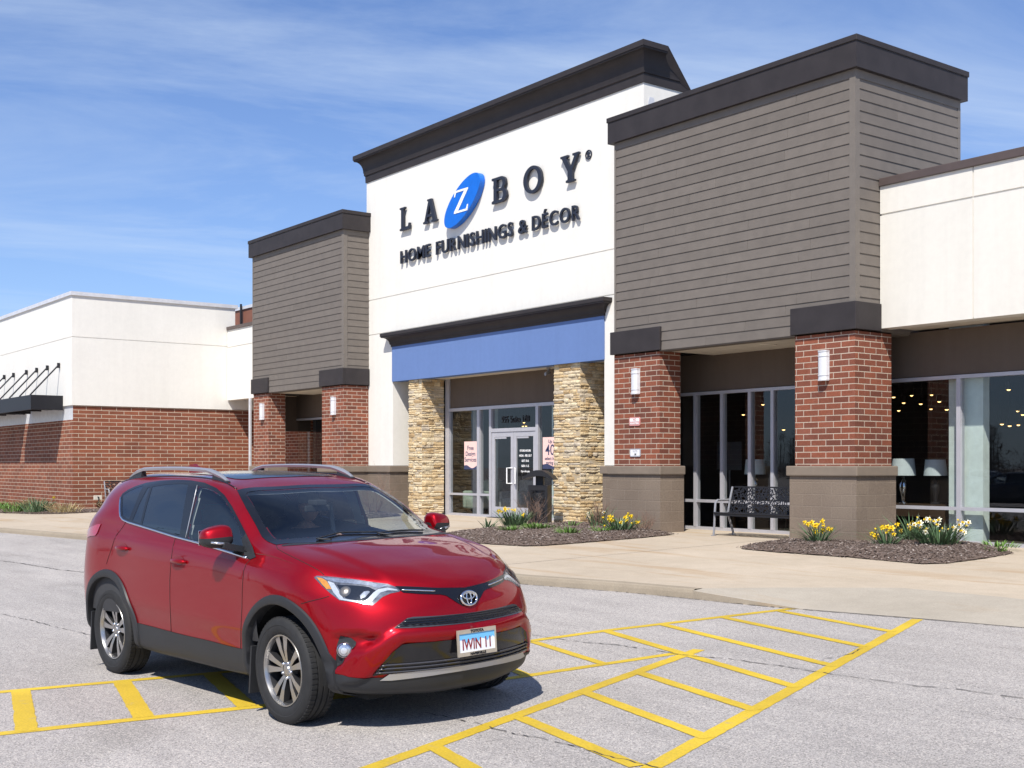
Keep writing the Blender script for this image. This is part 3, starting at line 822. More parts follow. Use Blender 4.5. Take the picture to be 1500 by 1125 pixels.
# --- stone piers: separate ledge stones
def stone_pier(x0, x1, y0, y1, z0, z1, seed):
    r = random.Random(seed); m = MB()
    def stone(u0, u1, z0_, z1_, fn):
        d = r.uniform(.005, .036); g = .003
        m.cur = r.random()
        n = max(2, int((u1-u0)/.10)); P = []; F = []
        # slightly irregular broken face
        dz = [r.uniform(-.006, .006) for _ in range(n+1)]; dt = [r.uniform(-.006, .006) for _ in range(n+1)]; dd = [d + r.uniform(-.010, .012) for _ in range(n+1)]
        for i in range(n+1):
            u = u0 + g + (u1-u0-2*g)*i/n
            ee = .012 if i in (0, n) else 0
            zb = z0_ + g + max(0, dz[i]); zt = z1_ - g + min(0, dt[i]); zm = (zb+zt)/2
            P += [fn(u, -.01, zb), fn(u, dd[i] - .008 - ee, zb), fn(u, dd[i] - ee*.6, zm), fn(u, dd[i] - .006 - ee, zt), fn(u, -.01, zt)]
        for i in range(n):
            for k in range(4): F.append((i*5+k, (i+1)*5+k, (i+1)*5+k+1, i*5+k+1))
        F += [(0,1,2,3,4), tuple(n*5+k for k in range(5))[::-1]]
        m.add(P, F)
    z = z0
    while z < z1 - .02:
        h = r.choice([.05, .06, .07, .085, .10, .115]); h = min(h, z1 - z)
        if z1 - z - h < .03: h = z1 - z
        for a, b, fn in ((x0, x1, lambda u, d, zz: (u, y0 - d, zz)), (y0, y1, lambda u, d, zz: (x1 + d, u, zz))):
            u = a - r.uniform(0, .02) if a == x0 else a - .02
            while u < b - .02:
                L = r.uniform(.13, .40); e = min(u + L, b)
                if b - e < .08: e = b
                if h > .095 and r.random() < .45:
                    q = z + h*r.uniform(.4, .6); stone(u, e, z, q, fn); stone(u, e, q, z + h, fn)
                else: stone(u, e, z, z + h, fn)
                u = e
        z += h
    m.build('stone_pier', M['stone'], store)
    c = MB(); c.box(x0 - .0, x1, y0, y1, z0, z1); c.build('pier_core', M['mortar'], store)
stone_pier(-27.37, -26.72, 17.33, 18.0, -.1, 3.57, 21)
stone_pier(-21.27, -20.35, 17.33, 18.04, -.1, 3.57, 22)
m = MB(); m.box(-26.75, -26.7, 17.36, 18.05, 0, .06); m.build('pier_flashing', M['black_metal'], store)

# --- right and left white parapets
def parapet(x0, x1, y, ztop, zbot, zj, vj, mats, name='parapet_wall'):
    m = MB(); cuts = [x0]
    for v in vj: cuts += [v - .011, v + .011]
    cuts.append(x1)
    for i in range(0, len(cuts), 2): panel_rows(m, cuts[i], cuts[i+1], zbot, ztop, y, [zj], .3, .03)
    m.box(x0 + .02, x1 - .02, y + .018, y + .29, zbot + .02, ztop - .01)
    m.build(name, mats, store)
parapet(RT1 + .03, 14, 17.13, 5.94, 3.58, 5.47, [-10.72, -6.9, -3.1, .7], M['stucco_right'])
m = MB(); m.box(RT1 + .03, 14, 17.09, 17.5, 5.941, 6.075); m.build('parapet_coping', M['coping_brown'], store, bevel=.01)
parapet(-38.47, LT0 - .01, 17.13, 5.86, 3.50, 5.28, [], M['stucco'])
m = MB(); m.box(-38.47, LT0 - .01, 17.09, 17.5, 5.861, 5.97); m.build('parapet_coping', M['coping_brown'], store)
soffit(RT1 + .1, 14, 17.43, 18.1, 3.60); soffit(-38.4, LT0, 17.43, 18.6, 3.53)
m = MB(); m.box(-38.4, LT0 + .02, 18.5, 18.7, -.1, 3.6); m.build('recess_wall', M['brick'], store)
m = MB(); m.box(-35.45, -35.13, 17.1, 18.5, 2.4, 3.5); m.build('recess_panel', M['brown'], store)
m = MB(); m.box(-36.38, -36.30, 16.92, 17.0, -.2, 3.5); m.build('downspout', M['coping_grey'], store, bevel=.015)

# roof, back and inner walls
m = MB()
m.box(-38.4, 14, 18.8, 30, 5.4, 5.5); m.box(-38.4, -38.2, 18.7, 30, -.1, 5.5); m.box(13.8, 14, 17.4, 30, -.1, 5.5); m.box(-38.4, 14, 29.8, 30, -.1, 5.5)
m.build('roof_shell', M['coping_grey'], store)
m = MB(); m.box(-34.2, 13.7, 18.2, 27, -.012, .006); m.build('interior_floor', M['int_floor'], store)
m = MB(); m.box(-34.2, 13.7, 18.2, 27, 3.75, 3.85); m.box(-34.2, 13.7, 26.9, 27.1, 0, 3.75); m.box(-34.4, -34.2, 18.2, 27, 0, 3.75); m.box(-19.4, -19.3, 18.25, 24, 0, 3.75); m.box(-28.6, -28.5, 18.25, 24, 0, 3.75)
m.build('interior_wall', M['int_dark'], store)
# pale partition seen through the right window
m = MB(); m.box(-11.80, -11.17, 18.14, 18.32, .007, 3.74); m.build('interior_partition', M['int_green'], store)
m = MB(); m.box(-25.12, -24.98, 18.35, 18.5, 0, 3.7); m.box(-22.55, -22.5, 18.3, 18.6, 0, 3.7); m.build('interior_partition', M['int_green'], store)
m = MB(); m.box(-26.1, -25.95, 18.5, 18.65, 0, 3.7); m.build('interior_column', M['grey_metal'], store)

# brown roof screen with conduit and box
rs = thing('roof_screen', 'rust brown metal screen on the roof behind the white parapet', 'roof screen', (-43, 20, 5.5))
m = MB(); m.box(-47.5, -41.0, 20.0, 20.2, 5.0, 7.30); m.build('screen_panel', M['rust'], rs)
m = MB(); m.box(-47.6, -40.9, 19.95, 20.25, 7.301, 7.42); m.build('coping', M['coping_grey'], rs)
m = MB(); m.tube([(-43.45, 19.9, 7.5), (-43.45, 19.9, 6.65), (-43.55, 19.9, 6.5), (-44.2, 19.9, 6.5)], .045, 8); m.build('conduit', M['black_metal'], rs)
m = MB(); m.cbox(-44.55, -44.1, 19.85, 20.0, 6.3, 6.68, .02); m.build('junction_box', M['coping_grey'], rs)

# --- neighbouring wing at the left
wing = thing('neighbouring_building', 'white over red brick building wing with a black canopy at far left', 'building', (-45, 15, 0))
m = MB()
WX, WY = -38.5, 11.97
m.box(-80, WX, WY, WY + .3, 5.335, 6.62); m.box(-80, WX, WY, WY + .3, 3.19, 5.315)
m.box(WX - .3, WX, WY + .3, 17.42, 5.335, 6.62); m.box(WX - .3, WX, WY + .3, 17.42, 3.19, 5.315)
m.box(-79.9, WX - .02, WY + .02, WY + .28, 3.2, 6.6); m.box(WX - .28, WX - .02, WY + .28, 17.4, 3.2, 6.6)
m.box(-80, WX - .32, WY + .31, 17.3, 6.2, 6.3); m.box(WX - .3, WX - .01, 17.42, 19, 3.2, 5.8)
m.build('wall', M['stucco'], wing)
m = MB(); m.box(-80, WX + .05, WY - .05, WY + .34, 6.621, 6.74); m.box(WX - .34, WX + .05, WY + .34, 17.5, 6.621, 6.74); m.build('coping', M['coping_grey'], wing)
m = MB(); m.box(-80, WX - .06, WY + .05, WY + .3, -.5, 2.74); m.box(WX - .06, WX - .05, WY + .05, WY + .06, -.5, 3.188); m.box(WX - .3, WX - .05, WY + .06, 18.6, -.5, 3.188)
m.build('brick_wall', M['brick_wing'], wing)
m = MB(); m.box(-80, WX - .061, WY + .055, WY + .3, 2.741, 3.188); m.build('lintel', M['coping_grey'], wing)
can = MB()
for x0_, x1_ in ((-43.0, -39.39), (-47.3, -43.6), (-51.6, -47.9)):
    can = MB()
    can.box(x0_, x1_, 10.98, 11.05, 3.06, 3.52); can.box(x1_ - .07, x1_, 11.05, WY, 3.06, 3.52); can.box(x0_, x0_ + .07, 11.05, WY, 3.06, 3.52); can.box(x0_ + .07, x1_ - .07, 11.05, WY, 3.40, 3.47)
    for i in range(1, 3): can.box(x0_ + i*1.2, x0_ + i*1.2 + .1, 11.05, WY, 3.1, 3.399)
    cn_ = can.build('canopy', M['black_metal'], wing)
    if x1_ == -39.39: cano = cn_
for i, x in enumerate([-39.7, -40.9, -42.1, -43.3, -44.9, -46.1, -47.4, -48.6]):
    t = MB(); t.tube([(x, WY - .04, 4.52), (x - .02, 11.05, 3.53)], .024, 8); t.tube([(x, WY - .05, 4.42), (x, WY - .05, 4.58)], .045, 8)
    t.build('tie_rod', M['black_metal'], cano)
hb = thing('wall_tap', 'pale wall box with a dark tap on the brick wall left of the car', 'tap', (-38.44, 12.75, .2))
m = MB(); m.cbox(-38.45, -38.40, 12.62, 12.88, .22, .36, .01); m.build('back_plate', M['soffit'], hb)
m = MB(); m.tube([(-38.4, 12.75, .31), (-38.33, 12.75, .30), (-38.32, 12.75, .12)], .022, 8); m.build('spout', M['black_metal'], hb)

# ------------------------------------------------------------------ wall lamps
def sconce():
    t = thing('wall_lamp', 'x', 'wall lamp', (0,0,0), 'opal wall lamps on the brick pillars')
    m = MB(); m.cbox(-.09, .09, -.02, 0, .0, .50, .004); m.build('back_plate', M['coping_grey'], t, world=False)
    m = MB()
    P = [(-.085, -.02), (-.085, -.075)] + [(-.085*math.cos(a), -.075 - .035*math.sin(a)) for a in [i*math.pi/8 for i in range(1, 8)]] + [(.085, -.075), (.085, -.02)]
    m.prism(P, lambda u, v, d: (u, v, d), .015, .485); m.build('diffuser', M['lamp_white'], t, world=False, smooth=True, angle=40)
    m = MB()
    for z in (.008, .085, .405, .49):
        h = .012 if z in (.008, .49) else .006
        Q = [(u*1.05, v*1.05 + (.0 if v > -.03 else -.002)) for u, v in P]
        m.prism(Q, lambda u, v, d: (u, v, d), z - h, z + h)
    m.build('band', M['coping_grey'], t, world=False)
    return t
sc0 = sconce()
sc0['label'] = 'opal wall lamp on the right brick pillar by the large window'
sc0.matrix_world = TR(-13.06, YT, 2.72); sc0.location = (-13.06, YT, 2.72)
for x, lab in ((-17.66, 'opal wall lamp on the brick pillar with the two small notices'), (-34.43, 'opal wall lamp on the leftmost brick pillar beside the downspout'), (-29.92, 'opal wall lamp on the brick pillar directly left of the white entrance wall')):
    dup(sc0, TR(x, YT, 2.71), lab)
# ------------------------------------------------------------------ lettering
def curve_mesh(splines, ext, bevel=0.0):
    cu = bpy.data.curves.new('tmp', 'CURVE'); cu.dimensions = '2D'; cu.fill_mode = 'BOTH'; cu.extrude = ext; cu.bevel_depth = bevel; cu.bevel_resolution = 1
    for s in splines:
        sp = cu.splines.new('POLY'); sp.points.add(len(s)-1); sp.use_cyclic_u = True
        for p, q in zip(sp.points, s): p.co = (q[0], q[1], 0, 1)
    return _conv(cu)
def text_mesh(txt, size=1.0, ext=.01, offset=0.0, align='LEFT', spacing=1.0):
    cu = bpy.data.curves.new('tmp', 'FONT'); cu.body = txt; cu.size = size; cu.extrude = ext; cu.offset = offset
    cu.align_x = align; cu.space_character = spacing; cu.resolution_u = 4
    return _conv(cu)
def _conv(cu):
    o = bpy.data.objects.new('tmp', cu); COL.objects.link(o)
    dg = bpy.context.evaluated_depsgraph_get(); dg.update()
    me = bpy.data.meshes.new_from_object(o.evaluated_get(dg))
    bpy.data.objects.remove(o); bpy.data.curves.remove(cu)
    return me
def on_wall(name, me, mat, parent, fn, world=True):
    """fn maps curve (x, y, depth) -> world"""
    for v in me.vertices: v.co = fn(v.co.x, v.co.y, v.co.z)
    me.materials.clear(); me.materials.append(mat); me.name = name
    for p in me.polygons: p.use_smooth = False
    o = bpy.data.objects.new(name, me); COL.objects.link(o)
    setpar(o, parent, world); return o
def ell(cx, cy, rx, ry, n=40, a0=0, a1=2*math.pi): return [(cx + rx*math.cos(a0 + (a1-a0)*i/n), cy + ry*math.sin(a0 + (a1-a0)*i/n)) for i in range(n)]

DEP = .032
def wall_fn(x0, z0, sx, sz, y=YW - .05): return lambda u, v, d: (x0 + u*sx, y - d, z0 + v*sz)

sign = thing('store_sign', 'large navy letters with a tilted blue oval Z emblem high on the white wall', 'sign', (-23.8, YW, 7.5))
# slab-serif letters in a unit box
LL = [[(0,0),(1,0),(1,.26),(.90,.26),(.86,.13),(.36,.13),(.36,.90),(.50,.925),(.54,1),(0,1),(0,.925),(.14,.90),(.14,.10),(0,.075)]]
AA = [[(0,0),(.34,0),(.34,.075),(.24,.10),(.285,.25),(.63,.25),(.69,.10),(.60,.075),(.60,0),(1,0),(1,.075),(.92,.10),(.60,1),(.30,1),(.30,.925),(.38,.925),(.10,.10),(0,.075)], [(.32,.36),(.595,.36),(.47,.76)]]
def arc(cx, cy, rx, ry, a0, a1, n=8): return [(cx + rx*math.cos(RAD(a0 + (a1-a0)*i/n)), cy + ry*math.sin(RAD(a0 + (a1-a0)*i/n))) for i in range(n+1)]
BB = [[(0,0),(.62,0)] + arc(.66, .27, .34, .27, -90, 62) + arc(.62, .755, .31, .245, -50, 90) + [(0,1),(0,.91),(.12,.88),(.12,.12),(0,.09)],
      [(.32,.105),(.60,.105)] + arc(.60, .28, .17, .175, -90, 90) + [(.32,.455)], [(.32,.55),(.58,.55)] + arc(.58, .72, .15, .17, -90, 90) + [(.32,.89)]]
OO = [ell(.5, .5, .5, .5), ell(.5, .5, .315, .385)]
YY = [[(.30,0),(.76,0),(.76,.075),(.645,.10),(.645,.42),(.92,.90),(1.0,.925),(1.0,1),(.66,1),(.66,.925),(.76,.90),(.54,.52),(.32,.90),(.40,.925),(.40,1),(0,1),(0,.925),(.08,.90),(.40,.40),(.40,.10),(.30,.075)]]
for spl, x0, x1, z0, z1 in ((LL, -27.61, -27.13, 7.545, 8.155), (AA, -26.47, -25.83, 7.545, 8.155), (BB, -23.46, -22.87, 7.545, 8.155), (OO, -22.23, -21.55, 7.535, 8.165), (YY, -20.88, -20.25, 7.545, 8.155)):
    on_wall('letter', curve_mesh(spl, DEP), M['letter'], sign, wall_fn(x0, z0, x1-x0, z1-z0, YW - .065))
# registered mark
on_wall('registered_mark', curve_mesh([ell(0, 0, .105, .105, 28), ell(0, 0, .082, .082, 28)], .012), M['letter'], sign, wall_fn(-20.01, 8.045, 1, 1, YW - .015))
on_wall('registered_mark', text_mesh('R', .15, .012, .006, 'CENTER'), M['letter'], sign, wall_fn(-20.01, 7.993, 1, 1, YW - .015))
# tilted oval with white Z
def oval(s, n=72): return [(-24.62 + .765*s*math.cos(t), 7.826 + .3856*s*math.cos(t) + .44*s*math.sin(t)) for t in [2*math.pi*i/n for i in range(n)]]
on_wall('emblem', curve_mesh([oval(1.0)], .07, .008), M['oval_blue'], sign, wall_fn(0, 0, 1, 1, YW - .09))
ZZ = [[(.04,0),(1,0),(1.03,.27),(.96,.27),(.89,.09),(.32,.09),(.95,.93),(.95,1),(.0,1),(-.03,.73),(.04,.73),(.11,.91),(.68,.91),(.04,.07)]]
ZZ = [[(x + .10*(y - .5), y) for x, y in ZZ[0]]]
on_wall('emblem_letter', curve_mesh(ZZ, .004), M['white_face'], sign, wall_fn(-24.93, 7.55, .60, .56, YW - .175))

tagl = thing('tagline_sign', 'row of navy capital letters under the large letters on the white wall', 'sign', (-23.9, YW, 6.7))
words = ['HOME', 'FURNISHINGS', '&', 'DÉCOR']; spans = [(-27.61, -26.17), (-25.90, -22.66), (-22.45, -22.10), (-21.93, -20.25)]
CAPH = .325
for wd, (a, b) in zip(words, spans):
    ms = [text_mesh(c, 1, .026, .010) for c in wd]
    bb = []
    for me in ms:
        xs_ = [v.co.x for v in me.vertices]; bb.append((min(xs_), max(xs_)))
    gap = .15; tot = sum(q-p for p, q in bb) + gap*(len(ms)-1)
    sx = (b-a)/tot
    href = max(v.co.y for v in ms[0].vertices) if wd != '&' else .72
    if wd == 'DÉCOR': href = max(v.co.y for v in ms[0].vertices)
    x = a
    for me, (p, q) in zip(ms, bb):
        on_wall('letter', me, M['letter'], tagl, lambda u, v, d, x=x, p=p: (x + (u-p)*sx, YW - .058 - d, 6.685 + v*CAPH/href))
        x += (q-p+gap)*sx

# ------------------------------------------------------------------ posters and notices
def poster(label, x0, x1, z0, z1, lines, y=18.06):
    t = thing('window_poster', label, 'poster', ((x0+x1)/2, y, z0))
    w = x1-x0; h = z1-z0
    m = MB(); m.box(x0, x1, y, y + .004, z0, z1); m.build('sheet', M['pink'], t)
    P = [(x0, z0), (x1, z0)] + [(x1 - w*i/16, z0 + h*(.10 + .055*math.cos(i/16*2*math.pi + .9))) for i in range(17)]
    m = MB(); m.prism(P, lambda u, v, d: (u, y - d, v), .001, .003); m.build('wave', M['navy'], t)
    for txt, cx, cz, s in lines:
        on_wall('lettering', text_mesh(txt, s, .0005, .002, 'CENTER'), M['navy'], t, lambda u, v, d, cx=cx, cz=cz: (cx + u, y - .002 - d, cz + v))
poster('pink poster reading Free Design Services in the left sidelight of the entrance', -25.86, -25.30, 1.20, 1.92, [('Free', -25.58, 1.70, .16), ('Design', -25.58, 1.55, .16), ('Services', -25.58, 1.40, .16)], 18.06)
poster('pink sale poster reading Up to 40 in the right sidelight beside the bin', -22.60, -21.75, 1.22, 1.97, [('Up to', -22.25, 1.83, .12), ('40%', -22.2, 1.55, .36), ('select in-stock', -22.2, 1.43, .11), ('spring styles', -22.2, 1.33, .11)], 18.06)
M['pale_ink'] = mat_simple('white_vinyl_lettering', (.75, .75, .75), .5)
hrs = thing('opening_hours', 'white opening hours lettering on the right door glass', 'lettering', (-23.3, 18.06, 1.4))
for i, (s, z) in enumerate((('STORE HOURS', .066), ('MON - FRI 10-7', .074), ('SAT 10-6', .074), ('SUN 11-5', .074), ('Open for you', .062))):
    on_wall('lettering', text_mesh(s, z, .0005, .003, 'CENTER'), M['pale_ink'], hrs, lambda u, v, d, i=i: (-23.31 + u, 18.085 - d, 1.64 - .125*i + v))
num = thing('address_lettering', 'dark suite number lettering on the glass above the entrance doors', 'lettering', (-23.7, 18.06, 2.4))
on_wall('lettering', text_mesh('955 Suite 108', .23, .0005, .004, 'CENTER'), M['black_metal'], num, lambda u, v, d: (-23.72 + u*.9, 18.088 - d, 2.36 + v))
M['sign_red'] = mat_simple('faded_red_sign', (.58, .27, .25), .5); M['sign_grey'] = mat_simple('sign_grey_border', (.36, .37, .40), .5)
M['sign_text_red'] = mat_simple('faded_red_ink', (.5, .16, .15), .5)
def rrect(x0, x1, z0, z1, r=.03, n=5):
    P = []
    for cx, cz, a in ((x1-r, z0+r, -90), (x1-r, z1-r, 0), (x0+r, z1-r, 90), (x0+r, z0+r, 180)):
        P += [(cx + r*math.cos(RAD(a + 90*i/n)), cz + r*math.sin(RAD(a + 90*i/n))) for i in range(n+1)]
    return P
def notice(label, x0, x1, z0, z1, border, plate, ink, lines):
    t = thing('wall_notice', label, 'sign', ((x0+x1)/2, YT, z0))
    m = MB(); m.prism(rrect(x0, x1, z0, z1), lambda u, v, d: (u, YT - d, v), .002, .016); m.build('plate', border, t)
    e = .022; m = MB(); m.prism(rrect(x0+e, x1-e, z0 + e + plate[0], z1-e, .012), lambda u, v, d: (u, YT - d, v), .0165, .018); m.build('panel', M['white_face'], t)
    for txt, cz, s, mt in lines:
        on_wall('lettering', text_mesh(txt, s, .0003, .002, 'CENTER'), mt, t, lambda u, v, d, cz=cz: ((x0+x1)/2 + u, YT - .0185 - d, cz + v))
notice('small faded red no soliciting notice on the brick pillar', -17.87, -17.56, 2.085, 2.255, M['sign_red'], (.062,), None, [('NO', 2.185, .06, M['sign_text_red']), ('SOLICITING', 2.118, .047, M['white_face'])])
notice('small grey and white notice low on the brick pillar below the red one', -17.85, -17.55, 1.47, 1.63, M['sign_grey'], (0,), None, [('SUITE', 1.56, .055, M['sign_grey']), ('108', 1.50, .055, M['black_metal'])])

# ------------------------------------------------------------------ benches and bin
def lattice(w, h, seed, cell=.055, thick=.011, deep=.006):
    """organic cut-out sheet: bars between random cells, in local (u,v)"""
    r = random.Random(seed); P = []
    nx_ = int(w/cell); ny_ = int(h/cell)
    for i in range(nx_+1):
        for j in range(ny_+1):
            u = w*i/nx_; v = h*j/ny_
            if 0 < i < nx_: u += r.uniform(-.4, .4)*cell
            if 0 < j < ny_: v += r.uniform(-.4, .4)*cell
            P.append(Vector((u, v)))
    vs, es, fs, *_ = delaunay_2d_cdt(P, [], [], 0, 1e-6)
    bars = []
    for a, b in es:
        if r.random() < .30: continue
        bars.append((vs[a], vs[b]))
    return bars
def lattice_panel(m, w, h, fn, seed, cell=.055, thick=.011, deep=.006):
    for a, b in lattice(w, h, seed, cell):
        d = (b-a)
        if d.length < 1e-5: continue
        d.normalize(); n = Vector((-d.y, d.x))*thick/2; a2 = a - d*.003; b2 = b + d*.003
        P = [fn(q.x, q.y, k) for k in (-deep/2, deep/2) for q in (a2-n, b2-n, b2+n, a2+n)]
        m.add(P, [(0,3,2,1), (4,5,6,7), (0,1,5,4), (1,2,6,5), (2,3,7,6), (3,0,4,7)])
def bench(label, W=1.80):
    t = thing('bench', label, 'bench', (0,0,0), 'perforated metal benches against the walls')
    for sx in (-W/2, W/2):
        m = MB()
        m.tube([(sx, -.30, 0), (sx, -.28, .20), (sx, -.27, .40), (sx, -.25, .60), (sx, -.20, .655), (sx, .02, .655), (sx, .10, .66)], .021, 8)
        m.tube([(sx, .24, 0), (sx, .16, .22), (sx, .08, .40), (sx, .13, .62), (sx, .21, .90)], .021, 8)
        m.tube([(sx, -.28, .41), (sx, .08, .41)], .018, 8)
        m.box(sx - .03, sx + .03, -.34, -.26, 0, .012); m.box(sx - .03, sx + .03, .20, .28, 0, .012)
        m.build('end_frame', M['grey_metal'], t, smooth=True, angle=40, world=False)
    m = MB(); H = .50
    def fb(u, v, k):
        s = v/H; return (-W/2 + .03 + u, .085 + .125*s + .02*s*s + k, .42 + v*.96)
    lattice_panel(m, W - .06, H, fb, 31, .058, .017)
    for v in (0, H): m.obox(fb((W-.06)/2, v, 0), (1,0,0), (0,1,0), (0,0,1), W/2 - .03, .008, .014)
    m.obox(fb((W-.06)/2, H*.5, 0), (1,0,0), (0,1,0), (0,0,1), W/2 - .03, .006, .010)
    m.build('backrest', M['black_metal'], t, world=False)
    m = MB()
    lattice_panel(m, W - .06, .36, lambda u, v, k: (-W/2 + .03 + u, -.29 + v, .43 + k - .03*math.sin(v/.36*3.1)), 32, .052, .024)
    m.tube([(-W/2, -.30, .425), (W/2, -.30, .425)], .016, 8); m.box(-W/2 + .02, W/2 - .02, -.305, -.285, .375, .43)
    m.build('seat', M['black_metal'], t, world=False)
    return t
b0 = bench('black perforated bench with grey end frames under the windows between two brick pillars')
b0.matrix_world = TR(-14.74, 16.84, 0); b0.location = (-14.74, 16.84, 0)
dup(b0, TR(-38.05, 13.80, -.10, RAD(90)), 'black perforated bench against the red brick side wall behind the red car')

bn = thing('litter_bin', 'black metal litter bin with an arched hood beside the stone pier at the doors', 'bin', mat=TR(-20.68, 16.45, walk_z(0, 16.5), RAD(38)))
s = .215
bk = dict(world=False); M['board_dark'] = mat_simple('dark_bin_liner', (.05, .05, .055), .6)
BM = MB()
BM.box(-s, s, -s, s, 0, .05); BM.box(-s, s, -s, s, .84, .87)
for sx in (-1, 1):
    for sy in (-1, 1):
        x0_, x1_ = sorted((sx*s, sx*(s-.03))); y0_, y1_ = sorted((sy*s, sy*(s-.03))); BM.box(x0_, x1_, y0_, y1_, .05, .84)
for sy in (-1, 1):
    y0_, y1_ = sorted((sy*(s-.002), sy*(s-.010)))
    BM.box(-s+.03, s-.03, y0_, y1_, .76, .84); BM.box(-s+.03, -s+.06, y0_, y1_, .05, .76); BM.box(s-.06, s-.03, y0_, y1_, .05, .76); BM.box(-s+.06, s-.06, y0_, y1_, .05, .10)
for sx in (-1, 1):
    x0_, x1_ = sorted((sx*(s-.002), sx*(s-.010))); BM.box(x0_, x1_, -s+.03, s-.03, .05, .84)
BM.build('bin_body', M['black_metal'], bn, **bk)
m = MB(); lattice_panel(m, .31, .66, lambda u, v, k: (-.155 + u, -s + .012 + k, .10 + v), 41, .045, .014); m.build('pierced_panel', M['black_metal'], bn, **bk)
m = MB(); m.lathe([(.16, .06), (.17, .80), (.165, .82)], seg=20); m.build('bin_liner', M['board_dark'], bn, smooth=True, **bk)
m = MB(); m.box(-.085, .085, -.06, .06, .87, 1.10); m.build('hood_post', M['black_metal'], bn, **bk)
m = MB(); A = [(-.35 + .70*i/14, 1.00 + .20*math.sin(math.pi*i/14)**.8) for i in range(15)]
P = []
for y in (-.24, .24): P += [(u, y, v) for u, v in A] + [(u*.97, y, 1.0 + (v - 1.0)*.42 - .012) for u, v in A]
F = []
for i in range(14):
    F += [(i, i+1, 31+i, 30+i), (15+i, 45+i, 46+i, 16+i), (i, 15+i, 16+i, i+1), (30+i, 31+i, 46+i, 45+i)]
F += [(0, 30, 45, 15), (14, 29, 59, 44)]
m.add(P, F); m.build('hood', M['black_metal'], bn, smooth=True, angle=40, **bk)

# ------------------------------------------------------------------ plants
M['leaf'] = mat_simple('daffodil_leaf', (.075, .135, .06), .5, var=.3, vscale=30, usevar=.7)
M['leaf_bright'] = mat_simple('fresh_green_leaf', (.10, .20, .03), .55, var=.3, vscale=30, usevar=.7)
M['yellow'] = mat_simple('yellow_petal', (.80, .56, .01), .55, var=.1, vscale=40)
M['cream'] = mat_simple('cream_petal', (.80, .78, .62), .55, var=.08, vscale=40)
M['twig'] = mat_simple('bare_twig', (.20, .125, .09), .8, var=.25, vscale=30, usevar=.5)
M['dry'] = mat_simple('dry_grass', (.30, .24, .12), .8, var=.25, vscale=20, usevar=.6)
def blade(m, r, base, ang, lean, L, w, droop=.3):
    n = 5; P = []; F = []
    d = Vector((math.cos(ang), math.sin(ang), 0)); sd = Vector((-d.y, d.x, 0)); tw = r.uniform(-.7, .7)
    sd = (sd*math.cos(tw) + d*math.sin(tw))
    for i in range(n+1):
        t = i/n; out = lean*t + droop*t*t*lean
        p = Vector(base) + d*L*out + Vector((0,0,1))*L*(t - .45*droop*t*t*lean*1.5)
        ww = w*(1 - .25*t if t < .8 else (1-t)*4*.8) / 2
        P += [p - sd*ww, p + sd*ww]
    for i in range(n): F.append((2*i, 2*i+1, 2*i+3, 2*i+2))
    m.cur = min(1, max(0, r.gauss(.5, .25))); m.add(P, F)
def flower_mesh(petal, trumpet, r=.050, seed=1):
    m = MB()
    for k in range(6):
        a = k*math.pi/3; c, s_ = math.cos(a), math.sin(a); z = .004*(k % 2)
        def q(u, v, h): return (u*c - v*s_, u*s_ + v*c, h)
        m.add([q(.006, 0, 0), q(r*.55, -r*.30, .006 + z), q(r*.95, -r*.12, -.002 + z), q(r*1.05, 0, -.006 + z), q(r*.95, r*.12, -.002 + z), q(r*.55, r*.30, .006 + z)], [(0,1,2,3,4,5)])
    m.mi = 1
    m.lathe([(r*.22, 0), (r*.25, r*.35), (r*.30, r*.6), (r*.40, r*.72)], seg=10)
    m.lathe([(0, r*.1), (r*.24, r*.12)], seg=8)
    me = m.build('tmp', [petal, trumpet], smooth=False); d = me.data; bpy.data.objects.remove(me); d.name = 'flower'; return d
FY = flower_mesh(M['yellow'], M['yellow']); FW = flower_mesh(M['cream'], M['yellow'], .048)
def daffodils(label, x, y, h, nleaf, nflow, fm, seed, rad=.14, z=None, spread=1.0, leafmat='leaf', flow_up=.85, toward=None):
    r = random.Random(seed); z = walk_z(x, y) + .08 if z is None else z
    t = thing('daffodil_clump' if nflow else 'leafy_tuft', label, 'flowers' if nflow else 'plant', (x, y, z), 'daffodils and tufts in the mulch beds')
    m = MB()
    for _ in range(nleaf):
        a = r.uniform(0, 2*math.pi); rr = rad*math.sqrt(r.random())
        out = (rr/rad)
        blade(m, r, (x + rr*math.cos(a), y + rr*math.sin(a), z - .03), a + r.uniform(-.6, .6), (.15 + .55*out*spread)*r.uniform(.5, 1.3), h*r.uniform(.65, 1.1), r.uniform(.014, .024), r.uniform(.2, 1.0))
    m.build('foliage', M[leafmat], t)
    if nflow:
        ms = MB()
        for k in range(nflow):
            a = r.uniform(0, 2*math.pi); rr = (rad*1.7 + .06*spread)*math.sqrt(r.random())
            fx, fy, fz = x + rr*math.cos(a), y + rr*math.sin(a)*.9, z + h*r.uniform(.45, 1.0)*flow_up
            bx, by = x + rr*.35*math.cos(a), y + rr*.35*math.sin(a)
            ms.tube([(bx, by, z - .02), (bx*.6 + fx*.4, by*.6 + fy*.4, z + (fz-z)*.6), (fx, fy, fz)], .004, 5)
            o = bpy.data.objects.new('flower', fm); COL.objects.link(o); setpar(o, t)
            az = r.gauss(-.9, .8); tl = r.uniform(.9, 1.5)      # faces mostly towards the light
            o.matrix_basis = Matrix.Translation((fx, fy, fz)) @ Matrix.Rotation(az, 4, 'Z') @ Matrix.Rotation(tl, 4, 'X') @ Matrix.Rotation(r.uniform(0, 1), 4, 'Z') @ Matrix.Scale(r.uniform(.8, 1.15), 4)
        ms.build('stem', M['leaf'], t)
    return t
